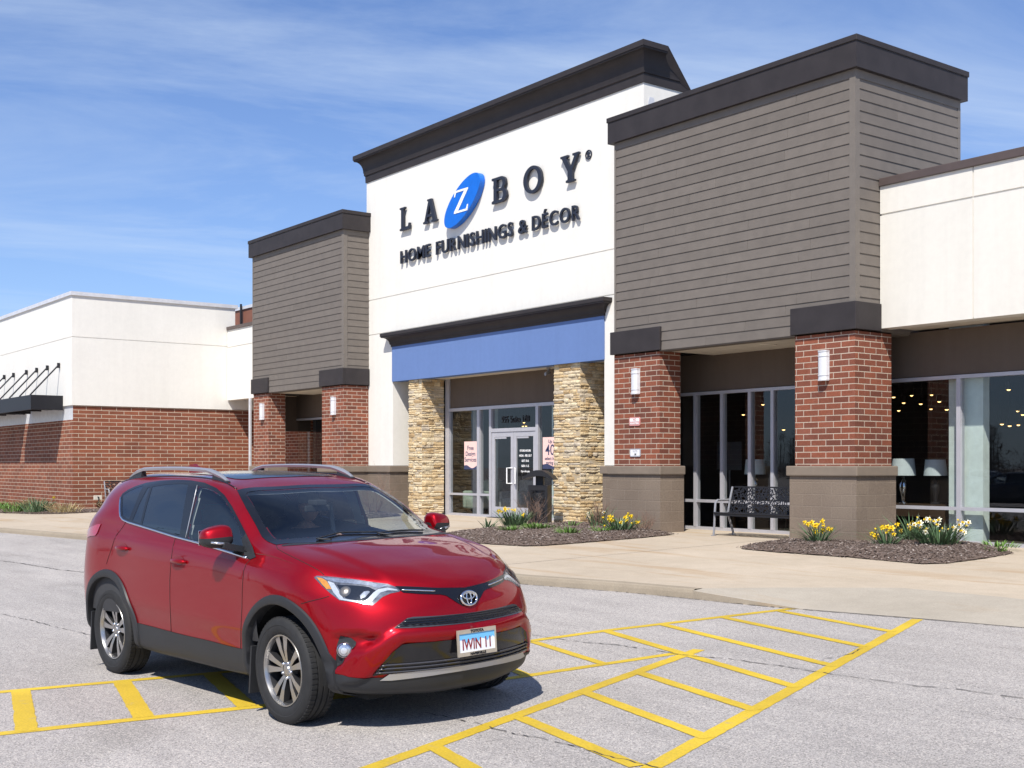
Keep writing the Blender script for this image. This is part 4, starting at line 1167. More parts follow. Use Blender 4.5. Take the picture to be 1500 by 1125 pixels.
def bare_shrub(label, x, y, h, seed, n=16, spread=.5, mat='twig', z=None):
    r = random.Random(seed); z = walk_z(x, y) + .05 if z is None else z
    t = thing('bare_shrub', label, 'shrub', (x, y, z), 'bare twiggy shrubs by the wall')
    m = MB()
    def grow(p, d, L, rad, lev):
        k = 4; P = [p]; q = p.copy(); dd = d.copy()
        for i in range(k):
            dd = (dd + Vector((r.gauss(0, .12), r.gauss(0, .12), r.gauss(.05, .08)))).normalized(); q = q + dd*L/k; P.append(q.copy())
        m.cur = min(1, max(0, r.gauss(.5, .25))); m.tube(P, [rad*(1 - .5*i/k) for i in range(k+1)], 5, cap=False)
        if lev < 3:
            for _ in range(r.choice((2, 3, 3)) if lev < 2 else r.choice((1, 2, 2))):
                i = r.randint(1, k); e = (dd + Vector((r.gauss(0, .55), r.gauss(0, .55), r.gauss(.1, .3)))).normalized()
                grow(P[i], e, L*r.uniform(.45, .75), rad*.6, lev+1)
    for _ in range(n):
        a = r.uniform(0, 2*math.pi); s_ = spread*r.uniform(.3, 1.2)
        grow(Vector((x + .06*math.cos(a), y + .06*math.sin(a), z - .05)), Vector((math.cos(a)*s_, math.sin(a)*s_, 1)).normalized(), h*r.uniform(.4, .62), .0065, 0)
    m.build('branches', M[mat], t); return t
daffodils('small green tuft without flowers at the left end of the entrance bed', -19.85, 14.45, .26, 34, 0, FY, 1, .09)
daffodils('big daffodil clump with yellow flowers left of the litter bin', -19.75, 15.05, .42, 190, 9, FY, 2, .22, spread=.7, flow_up=.9)
daffodils('bright green tuft in front of the daffodils left of the bin', -18.70, 14.15, .18, 120, 0, FY, 3, .16, leafmat='leaf_bright')
daffodils('wide bright green tuft in front of the litter bin', -18.72, 14.85, .19, 170, 0, FY, 4, .26, leafmat='leaf_bright')
daffodils('small bright tuft right of the litter bin', -18.72, 15.65, .20, 30, 0, FY, 5, .10, leafmat='leaf_bright')
daffodils('bright green tuft at the front edge below the stone pier', -17.15, 14.30, .20, 130, 0, FY, 6, .15, leafmat='leaf_bright')
daffodils('tiny sprouting tuft in the middle of the entrance bed', -18.35, 15.2, .12, 22, 0, FY, 18, .09, leafmat='leaf_bright')
daffodils('low bright tuft left of the yellow daffodils by the block base', -17.0, 15.0, .20, 40, 1, FY, 7, .12, leafmat='leaf_bright')
daffodils('daffodil clump crowded with yellow flowers by the block base of the pillar', -17.0, 15.45, .36, 130, 17, FY, 8, .20, spread=1.0, flow_up=.95)
daffodils('thin leafy clump with pale flowers inside the bare shrub at the stone pier', -18.2, 15.95, .50, 50, 5, FW, 9, .16, spread=.5)
bare_shrub('bare twiggy shrub in front of the black litter bin', -20.05, 15.75, .78, 1, 15, .55)
bare_shrub('dense brown shrub in front of the right stone pier', -18.25, 15.95, .60, 2, 26, .5)
bare_shrub('low brown shrub behind the crowded yellow daffodils', -16.95, 15.95, .45, 3, 16, .6)
bare_shrub('bare shrub behind the red car against the block wall', -27.3, 16.2, 1.05, 4, 16, .55)
# right bed
daffodils('daffodil clump with drooping yellow flowers in front of the right pillar base', -12.5, 15.62, .42, 70, 13, FY, 21, .13, spread=1.3)
daffodils('yellow daffodils right of the pillar base, front clump', -11.35, 15.80, .38, 60, 10, FY, 22, .12, spread=1.1)
daffodils('yellow daffodils close to the window behind the front clump', -11.55, 16.75, .52, 70, 9, FY, 23, .15, spread=1.0, flow_up=.6)
daffodils('large clump of white daffodils with yellow trumpets under the window', -10.78, 16.3, .42, 210, 30, FW, 24, .25, spread=.8, flow_up=1.0)
daffodils('low leafy ground cover at the right end of the bed by the window', -10.35, 17.2, .10, 90, 0, FY, 25, .34, leafmat='leaf_bright', spread=1.6)
daffodils('second patch of low ground cover near the tip of the right bed', -9.95, 16.4, .07, 50, 0, FY, 26, .28, leafmat='leaf_bright', spread=1.6)
# along the far left wall
for i, (x, y, s, lab) in enumerate([(-41.9, 10.55, .30, 'green grassy tuft at far left edge by the brick wall'), (-40.9, 10.35, .28, 'second green tuft from the left along the brick wall'), (-38.9, 10.4, .32, 'bright green tuft just left of the dark green clump by the brick wall')]):
    daffodils(lab, x, y, s, 110, 0, FY, 40+i, .40, leafmat='leaf_bright', spread=1.0)
daffodils('dark green clump with one yellow flower near the corner of the brick wall', -37.95, 10.75, .50, 130, 1, FY, 44, .34, spread=.8)
for i, (x, y, lab) in enumerate([(-41.0, 11.3, 'dry tan tuft behind the green ones at far left'), (-39.5, 11.2, 'dry tan tuft in the middle of the left wall bed'), (-37.05, 11.3, 'pale dry grass tuft at the corner of the brick wall'), (-37.3, 12.9, 'dry grass tuft beside the wall tap')]):
    daffodils(lab, x, y, .34, 120, 0, FY, 50+i, .45, leafmat='dry', spread=1.0)
# ------------------------------------------------------------------ the red car
def mat_paint_car():
    m, nt, bs, out = new_mat('red_metallic_paint')
    co = objco(nt)
    bs.inputs['Base Color'].default_value = (.29, .001, .006, 1)
    bs.inputs['Metallic'].default_value = .6; bs.inputs['Roughness'].default_value = .40; bs.inputs['Specular IOR Level'].default_value = .1
    bs.inputs['Coat Weight'].default_value = .78; bs.inputs['Coat Roughness'].default_value = .015; bs.inputs['Coat IOR'].default_value = 1.42
    return m
M['paint_red'] = mat_paint_car()
M['clad'] = mat_simple('black_plastic_cladding', (.022, .023, .026), .5, spec=.4, bumps=(300, .1, .001), var=.05)
M['gloss_black'] = mat_simple('gloss_black_trim', (.008, .008, .010), .12, spec=.6, var=.01)
M['rubber'] = mat_simple('tyre_rubber', (.022, .022, .023), .75, spec=.35, var=.15, vscale=20)
M['well'] = mat_simple('wheel_well_black', (.010, .010, .010), .9)
M['chrome'] = mat_simple('chrome', (.75, .75, .77), .12, metal=1, var=.02)
M['satin'] = mat_simple('satin_silver_trim', (.44, .44, .46), .36, metal=.6, var=.02)
M['alloy'] = mat_simple('machined_alloy', (.44, .43, .42), .28, metal=.9, var=.03)
M['alloy_dark'] = mat_simple('dark_alloy', (.035, .035, .038), .4, metal=.4)
M['disc'] = mat_simple('brake_disc_steel', (.25, .23, .21), .4, metal=.8)
M['lamp_chrome'] = mat_simple('bright_lamp_reflector', (.55, .56, .60), .16, metal=.8, var=.3, vscale=40)
M['drl'] = mat_simple('white_light_guide', (.56, .58, .62), .22, metal=.35, var=.12, vscale=60)
M['lamp_inner'] = mat_simple('lamp_inner_shell', (.20, .20, .22), .22, metal=.7, var=.6, vscale=22)  # strong tone noise paints mottled reflections into the shell
M['amber'] = mat_simple('amber_reflector', (.62, .22, .01), .3, var=.25, vscale=60)
M['lamp_dark'] = mat_simple('dark_lamp_bezel', (.05, .05, .058), .2)
M['tail_red'] = mat_simple('red_tail_lens', (.35, .01, .03), .1, coat=1)
M['car_glass'] = mat_glass('privacy_glass', (.06, .065, .07), 1.2, .06)
M['car_glass_front'] = mat_glass('front_door_glass', (.72, .77, .76), 1.0, .02)
M['screen_glass'] = mat_glass('windscreen_glass', (.78, .83, .81), 1.0, .01)
M['lens_glass'] = mat_glass('clear_lens', (.93, .95, .96), 1.2, .02)
M['liner'] = mat_simple('light_grey_headliner', (.42, .43, .43), .85)
M['liner_dark'] = mat_simple('dark_cabin_trim', (.035, .035, .038), .7)
M['seat_cloth'] = mat_simple('dark_seat_cloth', (.045, .045, .05), .85)

h_ = Vector((math.cos(RAD(4.64)), math.sin(RAD(4.64)), 0)); l0_ = Vector((-h_.y, h_.x, 0)); rl = .021*math.cos(RAD(4.64))
l_ = l0_*math.cos(rl) + Vector((0,0,1))*math.sin(rl); n_ = h_.cross(l_)
CARO = Vector((-8.69, 4.41, -.393))
CARM = Matrix(((h_.x, l_.x, n_.x, CARO.x), (h_.y, l_.y, n_.y, CARO.y), (h_.z, l_.z, n_.z, CARO.z), (0,0,0,1)))
car = thing('suv', 'red sport utility car driving over the yellow crosswalk in front of the store', 'car', mat=CARM)

#         L0                L1                L2                L3               L4                L5               L6               U1               U2               U3               U4               U5
COLS = [
 [(-2.05,0,.30),(-2.22,0,.36),(-2.27,0,.46),(-2.29,0,.60),(-2.25,0,.76),(-2.21,0,.96),(-2.20,0,1.12),(-2.17,0,1.27),(-2.11,0,1.42),(-2.07,0,1.53),(-2.06,0,1.552),(-2.03,0,1.566)],
 [(-2.03,.38,.30),(-2.19,.45,.36),(-2.24,.45,.46),(-2.25,.45,.60),(-2.21,.45,.76),(-2.17,.45,.97),(-2.15,.44,1.13),(-2.12,.43,1.28),(-2.07,.42,1.43),(-2.04,.42,1.53),(-2.01,.24,1.562),(-1.98,0,1.576)],
 [(-1.95,.60,.30),(-2.07,.71,.36),(-2.11,.73,.46),(-2.12,.74,.60),(-2.09,.74,.78),(-2.04,.74,1.0),(-2.01,.73,1.16),(-1.98,.67,1.30),(-1.95,.61,1.44),(-1.94,.55,1.53),(-1.91,.30,1.575),(-1.88,0,1.592)],
 [(-1.80,.72,.28),(-1.86,.835,.34),(-1.88,.862,.46),(-1.885,.875,.62),(-1.87,.882,.80),(-1.84,.868,1.06),(-1.81,.842,1.22),(-1.77,.775,1.34),(-1.745,.70,1.46),(-1.73,.60,1.55),(-1.72,.32,1.592),(-1.72,0,1.606)],
 [(-1.34,.75,.26),(-1.34,.868,.31),(-1.34,.900,.46),(-1.34,.915,.62),(-1.34,.916,.80),(-1.34,.893,1.12),(-1.34,.852,1.275),(-1.34,.785,1.40),(-1.34,.715,1.50),(-1.34,.61,1.585),(-1.34,.33,1.622),(-1.34,0,1.634)],
 [(-.85,.75,.25),(-.85,.862,.28),(-.85,.886,.46),(-.85,.908,.62),(-.85,.913,.79),(-.85,.884,1.11),(-.85,.842,1.212),(-.85,.768,1.40),(-.85,.685,1.558),(-.85,.60,1.607),(-.85,.33,1.632),(-.85,0,1.642)],
 [(-.30,.75,.25),(-.30,.860,.27),(-.30,.884,.45),(-.30,.905,.61),(-.30,.911,.77),(-.30,.884,1.075),(-.30,.838,1.163),(-.30,.762,1.38),(-.30,.678,1.572),(-.30,.60,1.602),(-.30,.33,1.622),(-.30,0,1.628)],
 [(.10,.75,.25),(.10,.860,.27),(.10,.884,.445),(.10,.904,.60),(.10,.909,.75),(.10,.884,1.055),(.10,.836,1.138),(.10,.758,1.36),(.10,.680,1.537),(.10,.605,1.562),(.10,.33,1.575),(.10,0,1.580)],
 [(.32,.75,.25),(.32,.860,.27),(.32,.884,.445),(.32,.904,.60),(.32,.908,.74),(.32,.884,1.045),(.32,.835,1.122),(.32,.768,1.31),(.32,.707,1.455),(.32,.618,1.498),(.32,.33,1.512),(.32,0,1.518)],
 [(.56,.75,.25),(.56,.860,.27),(.56,.884,.44),(.56,.904,.59),(.56,.908,.73),(.56,.884,1.035),(.56,.834,1.106),(.56,.785,1.245),(.56,.740,1.345),(.56,.660,1.385),(.56,.35,1.418),(.56,0,1.430)],
 [(.84,.75,.25),(.84,.861,.28),(.84,.886,.44),(.84,.906,.59),(.84,.910,.74),(.84,.887,1.02),(.84,.838,1.088),(.84,.815,1.130),(.84,.785,1.175),(.84,.722,1.212),(.84,.38,1.288),(.84,0,1.308)],
 [(1.07,.75,.26),(1.07,.864,.29),(1.07,.895,.45),(1.07,.915,.60),(1.07,.916,.78),(1.07,.892,1.01),(1.07,.845,1.085),(1.07,.815,1.118),(1.07,.78,1.142),(1.07,.735,1.157),(1.07,.40,1.198),(1.07,0,1.215)],
 [(1.32,.75,.26),(1.32,.866,.30),(1.32,.901,.45),(1.32,.916,.62),(1.32,.915,.80),(1.32,.886,.985),(1.32,.840,1.055),(1.32,.80,1.090),(1.32,.755,1.112),(1.32,.69,1.125),(1.32,.40,1.148),(1.32,0,1.156)],
 [(1.55,.74,.25),(1.56,.855,.29),(1.57,.880,.42),(1.58,.890,.60),(1.57,.885,.80),(1.55,.855,.945),(1.54,.81,1.015),(1.54,.77,1.05),(1.54,.72,1.072),(1.54,.64,1.088),(1.54,.35,1.116),(1.54,0,1.124)],
 [(1.70,.68,.24),(1.76,.795,.285),(1.79,.815,.39),(1.82,.818,.58),(1.79,.805,.77),(1.74,.775,.905),(1.71,.735,.975),(1.71,.695,1.008),(1.71,.63,1.035),(1.71,.55,1.053),(1.71,.30,1.080),(1.71,0,1.088)],
 [(1.84,.57,.23),(1.95,.675,.27),(1.985,.700,.37),(2.015,.695,.58),(1.985,.68,.76),(1.93,.64,.885),(1.90,.60,.948),(1.90,.565,.975),(1.90,.50,1.0),(1.90,.42,1.018),(1.90,.23,1.035),(1.90,0,1.042)],
 [(1.95,.40,.22),(2.07,.475,.26),(2.11,.495,.36),(2.15,.49,.58),(2.125,.47,.75),(2.075,.435,.855),(2.05,.405,.915),(2.05,.375,.932),(2.05,.33,.95),(2.05,.27,.965),(2.05,.145,.980),(2.05,0,.985)],
 [(2.02,.20,.21),(2.14,.245,.25),(2.185,.255,.36),(2.225,.25,.57),(2.195,.235,.745),(2.155,.22,.84),(2.13,.205,.897),(2.13,.19,.905),(2.13,.165,.914),(2.13,.13,.922),(2.13,.07,.930),(2.13,0,.932)],
 [(2.04,0,.21),(2.16,0,.25),(2.205,0,.36),(2.245,0,.57),(2.215,0,.74),(2.18,0,.835),(2.155,0,.888),(2.155,0,.889),(2.154,0,.890),(2.154,0,.891),(2.153,0,.892),(2.152,0,.893)],
]
def natcub(t, P, q):
    """natural cubic spline through P (n,k) at t, sampled at q"""
    n = len(t); hh = np.diff(t); A = np.zeros((n, n)); B = np.zeros((n, P.shape[1])); A[0,0] = A[-1,-1] = 1
    for i in range(1, n-1):
        A[i,i-1] = hh[i-1]; A[i,i] = 2*(hh[i-1]+hh[i]); A[i,i+1] = hh[i]
        B[i] = 6*((P[i+1]-P[i])/hh[i] - (P[i]-P[i-1])/hh[i-1])
    Mm = np.linalg.solve(A, B)
    k = np.clip(np.searchsorted(t, q, side='right') - 1, 0, n-2)
    d = (q - t[k])[:,None]; hk = hh[k][:,None]; e = hk - d
    return (Mm[k]*e**3 + Mm[k+1]*d**3)/(6*hk) + (P[k]/hk - Mm[k]*hk/6)*e + (P[k+1]/hk - Mm[k+1]*hk/6)*d
G = np.array(COLS)
G[4:13, 3, 1] += .005; G[4:13, 4, 1] -= .004; G[4:13, 5, 1] -= .008; G[4:13, 6, 1] -= .003
#                         # stations x levels x 3
NS, NL = G.shape[:2]
mirr = np.array([1, -1, 1])
Gx = np.concatenate([G[[3,2,1]]*mirr, G, G[[NS-2, NS-3, NS-4]]*mirr])
cu_ = np.r_[0, np.cumsum(np.linalg.norm(np.diff(Gx[:, 1:7], axis=0), axis=2).mean(1))]
NU = 230
tq = np.linspace(cu_[3], cu_[3+NS-1], NU)
Hs = np.stack([natcub(cu_, Gx[:, j], tq) for j in range(NL)], axis=1)     # NU x NL x 3
Hx = np.concatenate([Hs, Hs[:, [NL-2, NL-3]]*mirr], axis=1)
cvv = np.r_[0, np.cumsum(np.linalg.norm(np.diff(G, axis=1), axis=2).mean(0))]; cvv = np.r_[cvv, cvv[-1] + (cvv[-1]-cvv[-2]), cvv[-1] + (cvv[-1]-cvv[-3])]
lv = []
SEG = [3, 9, 9, 10, 12, 8, 9, 8, 7, 14, 16]
for j in range(NL-1): lv += list(np.linspace(cvv[j], cvv[j+1], SEG[j], endpoint=False))
lv.append(cvv[NL-1]); lv = np.array(lv); NV = len(lv)
L2I = sum(SEG[:2]); L6I = sum(SEG[:6])
S3 = np.stack([natcub(cvv, Hx[i], lv) for i in range(NU)])               # NU x NV x 3
# sculpting of the front bumper: push the fog pocket back, pull the lower bar out
V_ = Vector((-.7967, .6043, 0)); R_ = Vector((.6043, .7967, 0)); U_ = Vector((0,0,1))
EYE = CARM.inverted() @ Vector((0, 0, 1.29)); C3 = CARM.to_3x3().transposed()
Rc, Vc, Uc = C3 @ R_, C3 @ V_, C3 @ U_
def to_px(p):
    q = Vector(p) - EYE; z = q.dot(Vc); return (750 + 1780*q.dot(Rc)/z, 682.5 - 1780*q.dot(Uc)/z)
def px_dir(x, y): return (Vc + Rc*((x-750)/1780) - Uc*((y-682.5)/1780)).normalized()
Nrm0 = np.cross(np.gradient(S3, axis=0), np.gradient(S3, axis=1)); Nrm0 /= np.maximum(1e-9, np.linalg.norm(Nrm0, axis=2))[:,:,None]
if Nrm0[NU//2, NV//3, 1] < 0: Nrm0 = -Nrm0
FOGP = [(489,931),(520,928),(556,934),(553,940),(520,951),(505,966),(494,980),(488,978)]
BARP = [(500,1000),(530,955),(560,935),(580,922),(690,916),(690,931),(590,940),(572,958),(540,992),(520,1000)]
def soft(poly, x, y, w):
    d = pdist((x, y), poly); s = 1 if inside((x, y), poly) else -1
    t = max(0, min(1, .5 + s*d/(2*w))); return t*t*(3-2*t)
for i in range(NU):
    if S3[i, 20, 0] < 1.6: continue
    for j in range(NV):
        p = S3[i, j]
        if p[2] > .82 or p[2] < .25: continue
        x, y = to_px((p[0], -p[1], p[2]))
        dsp = -.055*soft(FOGP, x, y, 2.6) + .028*soft(BARP, x, y, 2.6)
        if dsp: S3[i, j] += Nrm0[i, j]*dsp*np.array([1, .6, 1])

sm = lambda t: max(0, min(1, t))**2*(3 - 2*max(0, min(1, t)))
for i in range(NU):
    for j in range(NV):
        p = S3[i, j]; ay = abs(p[1])
        if j >= L6I and 1.12 < p[0] < 2.10:                            # raised centre of the bonnet
            yc = .63 - .17*(p[0] - 1.15); k = sm((p[0] - 1.12)/.25)*sm((2.10 - p[0])/.25)
            S3[i, j, 2] += .013*k*sm(.5 + (yc - ay)/.055)
        if ay > .72 and -1.72 < p[0] < 1.62 and .9 < p[2] < 1.3 and j < L6I + 3:   # shoulder crease
            zc_ = 1.085 - .044*p[0] - .006*p[0]*p[0]; k = sm((p[0] + 1.72)/.3)*sm((1.62 - p[0])/.4)
            S3[i, j, 1] -= math.copysign(.009, p[1])*k*sm(.5 + (p[2] - zc_)/.03)*sm((1.22 - .05*p[0] - p[2])/.08)
def grid_mesh():
    V = []; idx = {}
    for i in range(NU):
        for j in range(NV):
            idx[(i, j, 0)] = len(V); V.append(S3[i, j]*mirr)          # near side, y < 0
    for i in range(NU):
        for j in range(NV):
            if j == NV-1 or i in (0, NU-1): idx[(i, j, 1)] = idx[(i, j, 0)]
            else: idx[(i, j, 1)] = len(V); V.append(S3[i, j])
    F = []; info = []
    for i in range(NU-1):
        for j in range(NV-1):
            a = [(i,j),(i+1,j),(i+1,j+1),(i,j+1)]
            F.append([idx[(*k, 0)] for k in a]); info.append((i, j, 0))
            F.append([idx[(*k, 1)] for k in a[::-1]]); info.append((i, j, 1))
    return [tuple(map(float, v)) for v in V], F, info
CV, CF, CI = grid_mesh()
for k in (0, NU-1):                                                    # centre line exactly on y = 0
    pass
_me = bpy.data.meshes.new('t'); _me.from_pydata(CV, [], CF); _me.update()
CN = [Vector(n.vector) for n in _me.vertex_normals]
# outward?
_t = max(range(len(CV)), key=lambda i: CV[i][2])
if CN[_t].z < 0: CF = [f[::-1] for f in CF]; CN = [-n for n in CN]
bpy.data.meshes.remove(_me)
BVH = BVHTree.FromPolygons(CV, CF)
FN = lambda f: sum((CN[i] for i in CF[f]), Vector()).normalized()
def surf_px(x, y, off=0.0):
    d = px_dir(x, y); loc, nrm, fi, dist = BVH.ray_cast(EYE, d)
    if loc is None:
        loc, nrm, fi, dist = min((BVH.find_nearest(EYE + d*(5 + .06*k)) for k in range(120)), key=lambda h: h[3])
    n = FN(fi); return loc + n*off, n
def surf_top(x, y, off=0.0):
    loc, nrm, fi, dist = BVH.ray_cast(Vector((x, y, 4)), Vector((0, 0, -1)))
    n = FN(fi); return loc + n*off, n
def surf_side(x, z, off=0.0, s=-1):
    loc, nrm, fi, dist = BVH.ray_cast(Vector((x, 3*s, z)), Vector((0, -s, 0)))
    if loc is None: loc, nrm, fi, dist = BVH.find_nearest(Vector((x, .9*s, z)))
    n = FN(fi); return loc + n*off, n
def surf_front(y, z, off=0.0):
    loc, nrm, fi, dist = BVH.ray_cast(Vector((5, y, z)), Vector((-1, 0, 0)))
    if loc is None: loc, nrm, fi, dist = BVH.find_nearest(Vector((2.2, y, z)))
    n = FN(fi); return loc + n*off, n
def dens(poly, s):
    P = []
    for i in range(len(poly)):
        a = poly[i]; b = poly[(i+1) % len(poly)]; n = max(1, int(math.hypot(b[0]-a[0], b[1]-a[1])/s))
        P += [(a[0] + (b[0]-a[0])*k/n, a[1] + (b[1]-a[1])*k/n) for k in range(n)]
    return P
def smooth_poly(poly, it=1):
    for _ in range(it):
        Q = []
        for i in range(len(poly)):
            a = poly[i]; b = poly[(i+1) % len(poly)]
            Q += [(a[0]*.75+b[0]*.25, a[1]*.75+b[1]*.25), (a[0]*.25+b[0]*.75, a[1]*.25+b[1]*.75)]
        poly = Q
    return poly
def tri(poly, holes=(), s=2.0):
    B = dens(poly, s); P = list(B); E = [(i, (i+1) % len(B)) for i in range(len(B))]
    for hl in holes:
        H = dens(hl, s); o = len(P); P += H; E += [(o+i, o+(i+1) % len(H)) for i in range(len(H))]
    x0, x1 = min(p[0] for p in poly), max(p[0] for p in poly); y0, y1 = min(p[1] for p in poly), max(p[1] for p in poly)
    x = x0 + s/2; k = 0
    while x < x1:
        y = y0 + s/2 + (k % 2)*s/2
        while y < y1:
            if inside((x, y), poly) and pdist((x, y), poly) > s*.4 and all(pdist((x, y), hl) > s*.4 for hl in holes): P.append((x, y))
            y += s
        x += s; k += 1
    vs, es, fs, *_ = delaunay_2d_cdt([Vector(p) for p in P], E, [], 1, 1e-6)
    out = []
    for f in fs:
        c = sum((vs[i] for i in f), Vector((0, 0)))/len(f)
        if inside(c, poly) and not any(inside(c, hl) for hl in holes): out.append(tuple(f))
    return [(v.x, v.y) for v in vs], out
def patch(poly, proj=None, holes=(), s=2.0, off=.002, mirror=False):
    """surface patch as MB; mirror flips it to the other side of the car"""
    proj = proj or surf_px
    vs, fs = tri(poly, holes, s); m = MB(); P = []; Ns = []
    for v in vs:
        p, n = proj(v[0], v[1], off); P.append(p)
        Ns.append(n)
    g = []
    for f in fs:
        n = (P[f[1]]-P[f[0]]).cross(P[f[2]]-P[f[0]]); av = Ns[f[0]]
        g.append(f if n.dot(av) > 0 else f[::-1])
    if mirror: P = [Vector((p.x, -p.y, p.z)) for p in P]; g = [f[::-1] for f in g]
    m.add(P, g); return m
def both(poly, **k):
    a = patch(poly, **k); b = patch(poly, mirror=True, **k); a.add(b.v, b.f); return a
def bld(m, name, mat, parent=None, smooth=True, **k): return m.build(name, mat, parent or car, smooth=smooth, world=False, **k)

# outlines, traced on the near side (parameter of the projection onto the body)
DLO = [(176.2,748),(176.6,757.5),(180.5,762),(188.7,765.7),(206,771),(256.7,787),(290,795.7),(367,819.7),(375.3,816.3),(370.7,801.7),(360,780),(352,764.3),(340,741.7),(329.3,725.7),(317.3,715),(300,707.3),(280,704),(262,703),(235,704.3),(215,707.3),(200,712),(188,717.5),(180,723),(177.5,727)]
PANES = [[(180.3,725.5),(190,719.5),(201,714.5),(210.5,711.5),(205,722),(196.5,743),(189.5,760.5),(184,758.8),(180,755),(179.2,746)],
         [(216.5,715),(219.8,714.2),(213,737),(205.8,766.8),(194.5,762.8),(204,739)],
         [(223.5,713.3),(243,710.2),(262,709),(276,709.5),(270,742),(263.5,784.3),(208.5,768.7),(215,742)],
         [(291.5,712.5),(306.7,715.8),(320,723),(330.7,734.7),(340,750.7),(350,771),(355,790),(358,813.2),(318,801.6),(275,788.3),(282,750)]]
def top_half(px): return [(lambda p: (p.x, -abs(p.y)))(surf_px(*q)[0]) for q in px]
WSH = top_half([(346.9,718.3),(353,730.5),(360,744.3),(366,754.5),(373.3,767),(378,776),(384,787),(392,793.5),(404.7,798.5)])
WS_top = [(.262, 0), (.262, -.15), (.262, -.35), (.264, -.5)]
bot = [(1.10, -.64), (1.17, -.52), (1.225, -.36), (1.255, -.18), (1.262, 0)]
half = WS_top + [(x, y) for x, y in WSH] + bot
WS = half + [(x, -y) for x, y in half[::-1] if abs(y) > 1e-4]
def shrink(poly, fx):
    return [fx(x, y) for x, y in poly]
WSI_h = [(.325, 0), (.325, -.2), (.33, -.40), (.345, -.555), (.38, -.588)] + [(.56, -.622), (.70, -.648), (.82, -.668), (.93, -.686), (.975, -.685), (1.01, -.62), (1.06, -.48), (1.095, -.32), (1.115, -.15), (1.12, 0)]
WSI = WSI_h + [(x, -y) for x, y in WSI_h[::-1] if abs(y) > 1e-4]

# --- body panels from the one surface
XW = 1.33; WZ = .353; RA = .455
FD = [(-.215,.45),(-.205,.60),(-.195,.72),(-.20,.9),(-.245,1.14),(-.30,1.70),(.4,1.60),(.9,1.15),(.883,1.02),(.883,.9),(.868,.75),(.82,.60),(.79,.45)]
RD = [(-.215,.45),(-.205,.60),(-.195,.72),(-.20,.9),(-.245,1.14),(-.30,1.70),(-1.10,1.70),(-1.16,1.25),(-1.26,1.14),(-1.34,1.0),(-1.37,.80),(-1.15,.80),(-.92,.66),(-.85,.45)]
HOODP = [(1.10,-.765),(1.3,-.77),(1.55,-.745),(1.69,-.70),(1.90,-.60),(2.05,-.41),(2.13,-.21),(2.2,0),(2.13,.21),(2.05,.41),(1.90,.60),(1.69,.70),(1.55,.745),(1.3,.77),(1.10,.765),(1.0,.5),(1.0,-.5)]
sets = {}
hole = set()
for k, (i, j, sd) in enumerate(CI):
    f = CF[k]; c = sum((Vector(CV[q]) for q in f), Vector())/4
    ay = abs(c.y)
    if ay > .45 and c.z < .95:
        if math.hypot(c.x - XW, c.z - WZ) < RA or math.hypot(c.x + XW, c.z - WZ) < RA: continue
    if ay > .56 and 1.0 < c.z < 1.6 and -1.7 < c.x < .95:
        q = to_px((c.x, -ay, c.z))
        if any(inside(q, pn) for pn in PANES): hole.add(k); continue
    if c.x > .27 and c.z > 1.02 and ay < .72 and inside((c.x, c.y), WSI): hole.add(k); continue
    if j < L2I: key = ('cladding', 0)
    elif ay > .55 and inside((c.x, c.z), FD): key = ('front_door', sd)
    elif ay > .55 and inside((c.x, c.z), RD): key = ('rear_door', sd)
    elif c.x > 1.0 and j >= L6I and c.z > .86 and inside((c.x, c.y), HOODP): key = ('bonnet', 0)
    else: key = ('body', 0)
    sets.setdefault(key, []).append(k)
PART = {}
def sub_mesh(name, faces, mat, off=0.0, flip=False, parent=None):
    used = {}; V = []; F = []; Nn = []
    for k in faces:
        g = []
        for q in CF[k]:
            if q not in used: used[q] = len(V); V.append(Vector(CV[q]) + CN[q]*off); Nn.append(-CN[q] if flip else CN[q])
            g.append(used[q])
        F.append(g[::-1] if flip else g)
    me = bpy.data.meshes.new(name); me.from_pydata(V, [], F); me.materials.append(mat)
    me.polygons.foreach_set('use_smooth', [True]*len(F))
    me.normals_split_custom_set_from_vertices(Nn)
    o = bpy.data.objects.new(name, me); COL.objects.link(o); o.parent = parent or car; return o
for (nm, sd), fs in sets.items():
    PART[(nm, sd)] = sub_mesh(nm, fs, M['clad'] if nm == 'cladding' else M['paint_red'], off=.004 if nm == 'cladding' else 0)
# cabin lining
fl = [k for k in range(len(CF)) if k not in hole and (lambda c: .5 < c.z and c.x < 1.02 and c.x > -2.0)(sum((Vector(CV[q]) for q in CF[k]), Vector())/4) and not (k not in hole and False)]
zc = lambda k: sum(CV[q][2] for q in CF[k])/4
sub_mesh('headliner', [k for k in fl if zc(k) > 1.20], M['liner'], off=-.03, flip=True)
sub_mesh('door_trim', [k for k in fl if zc(k) <= 1.20], M['liner_dark'], off=-.03, flip=True)

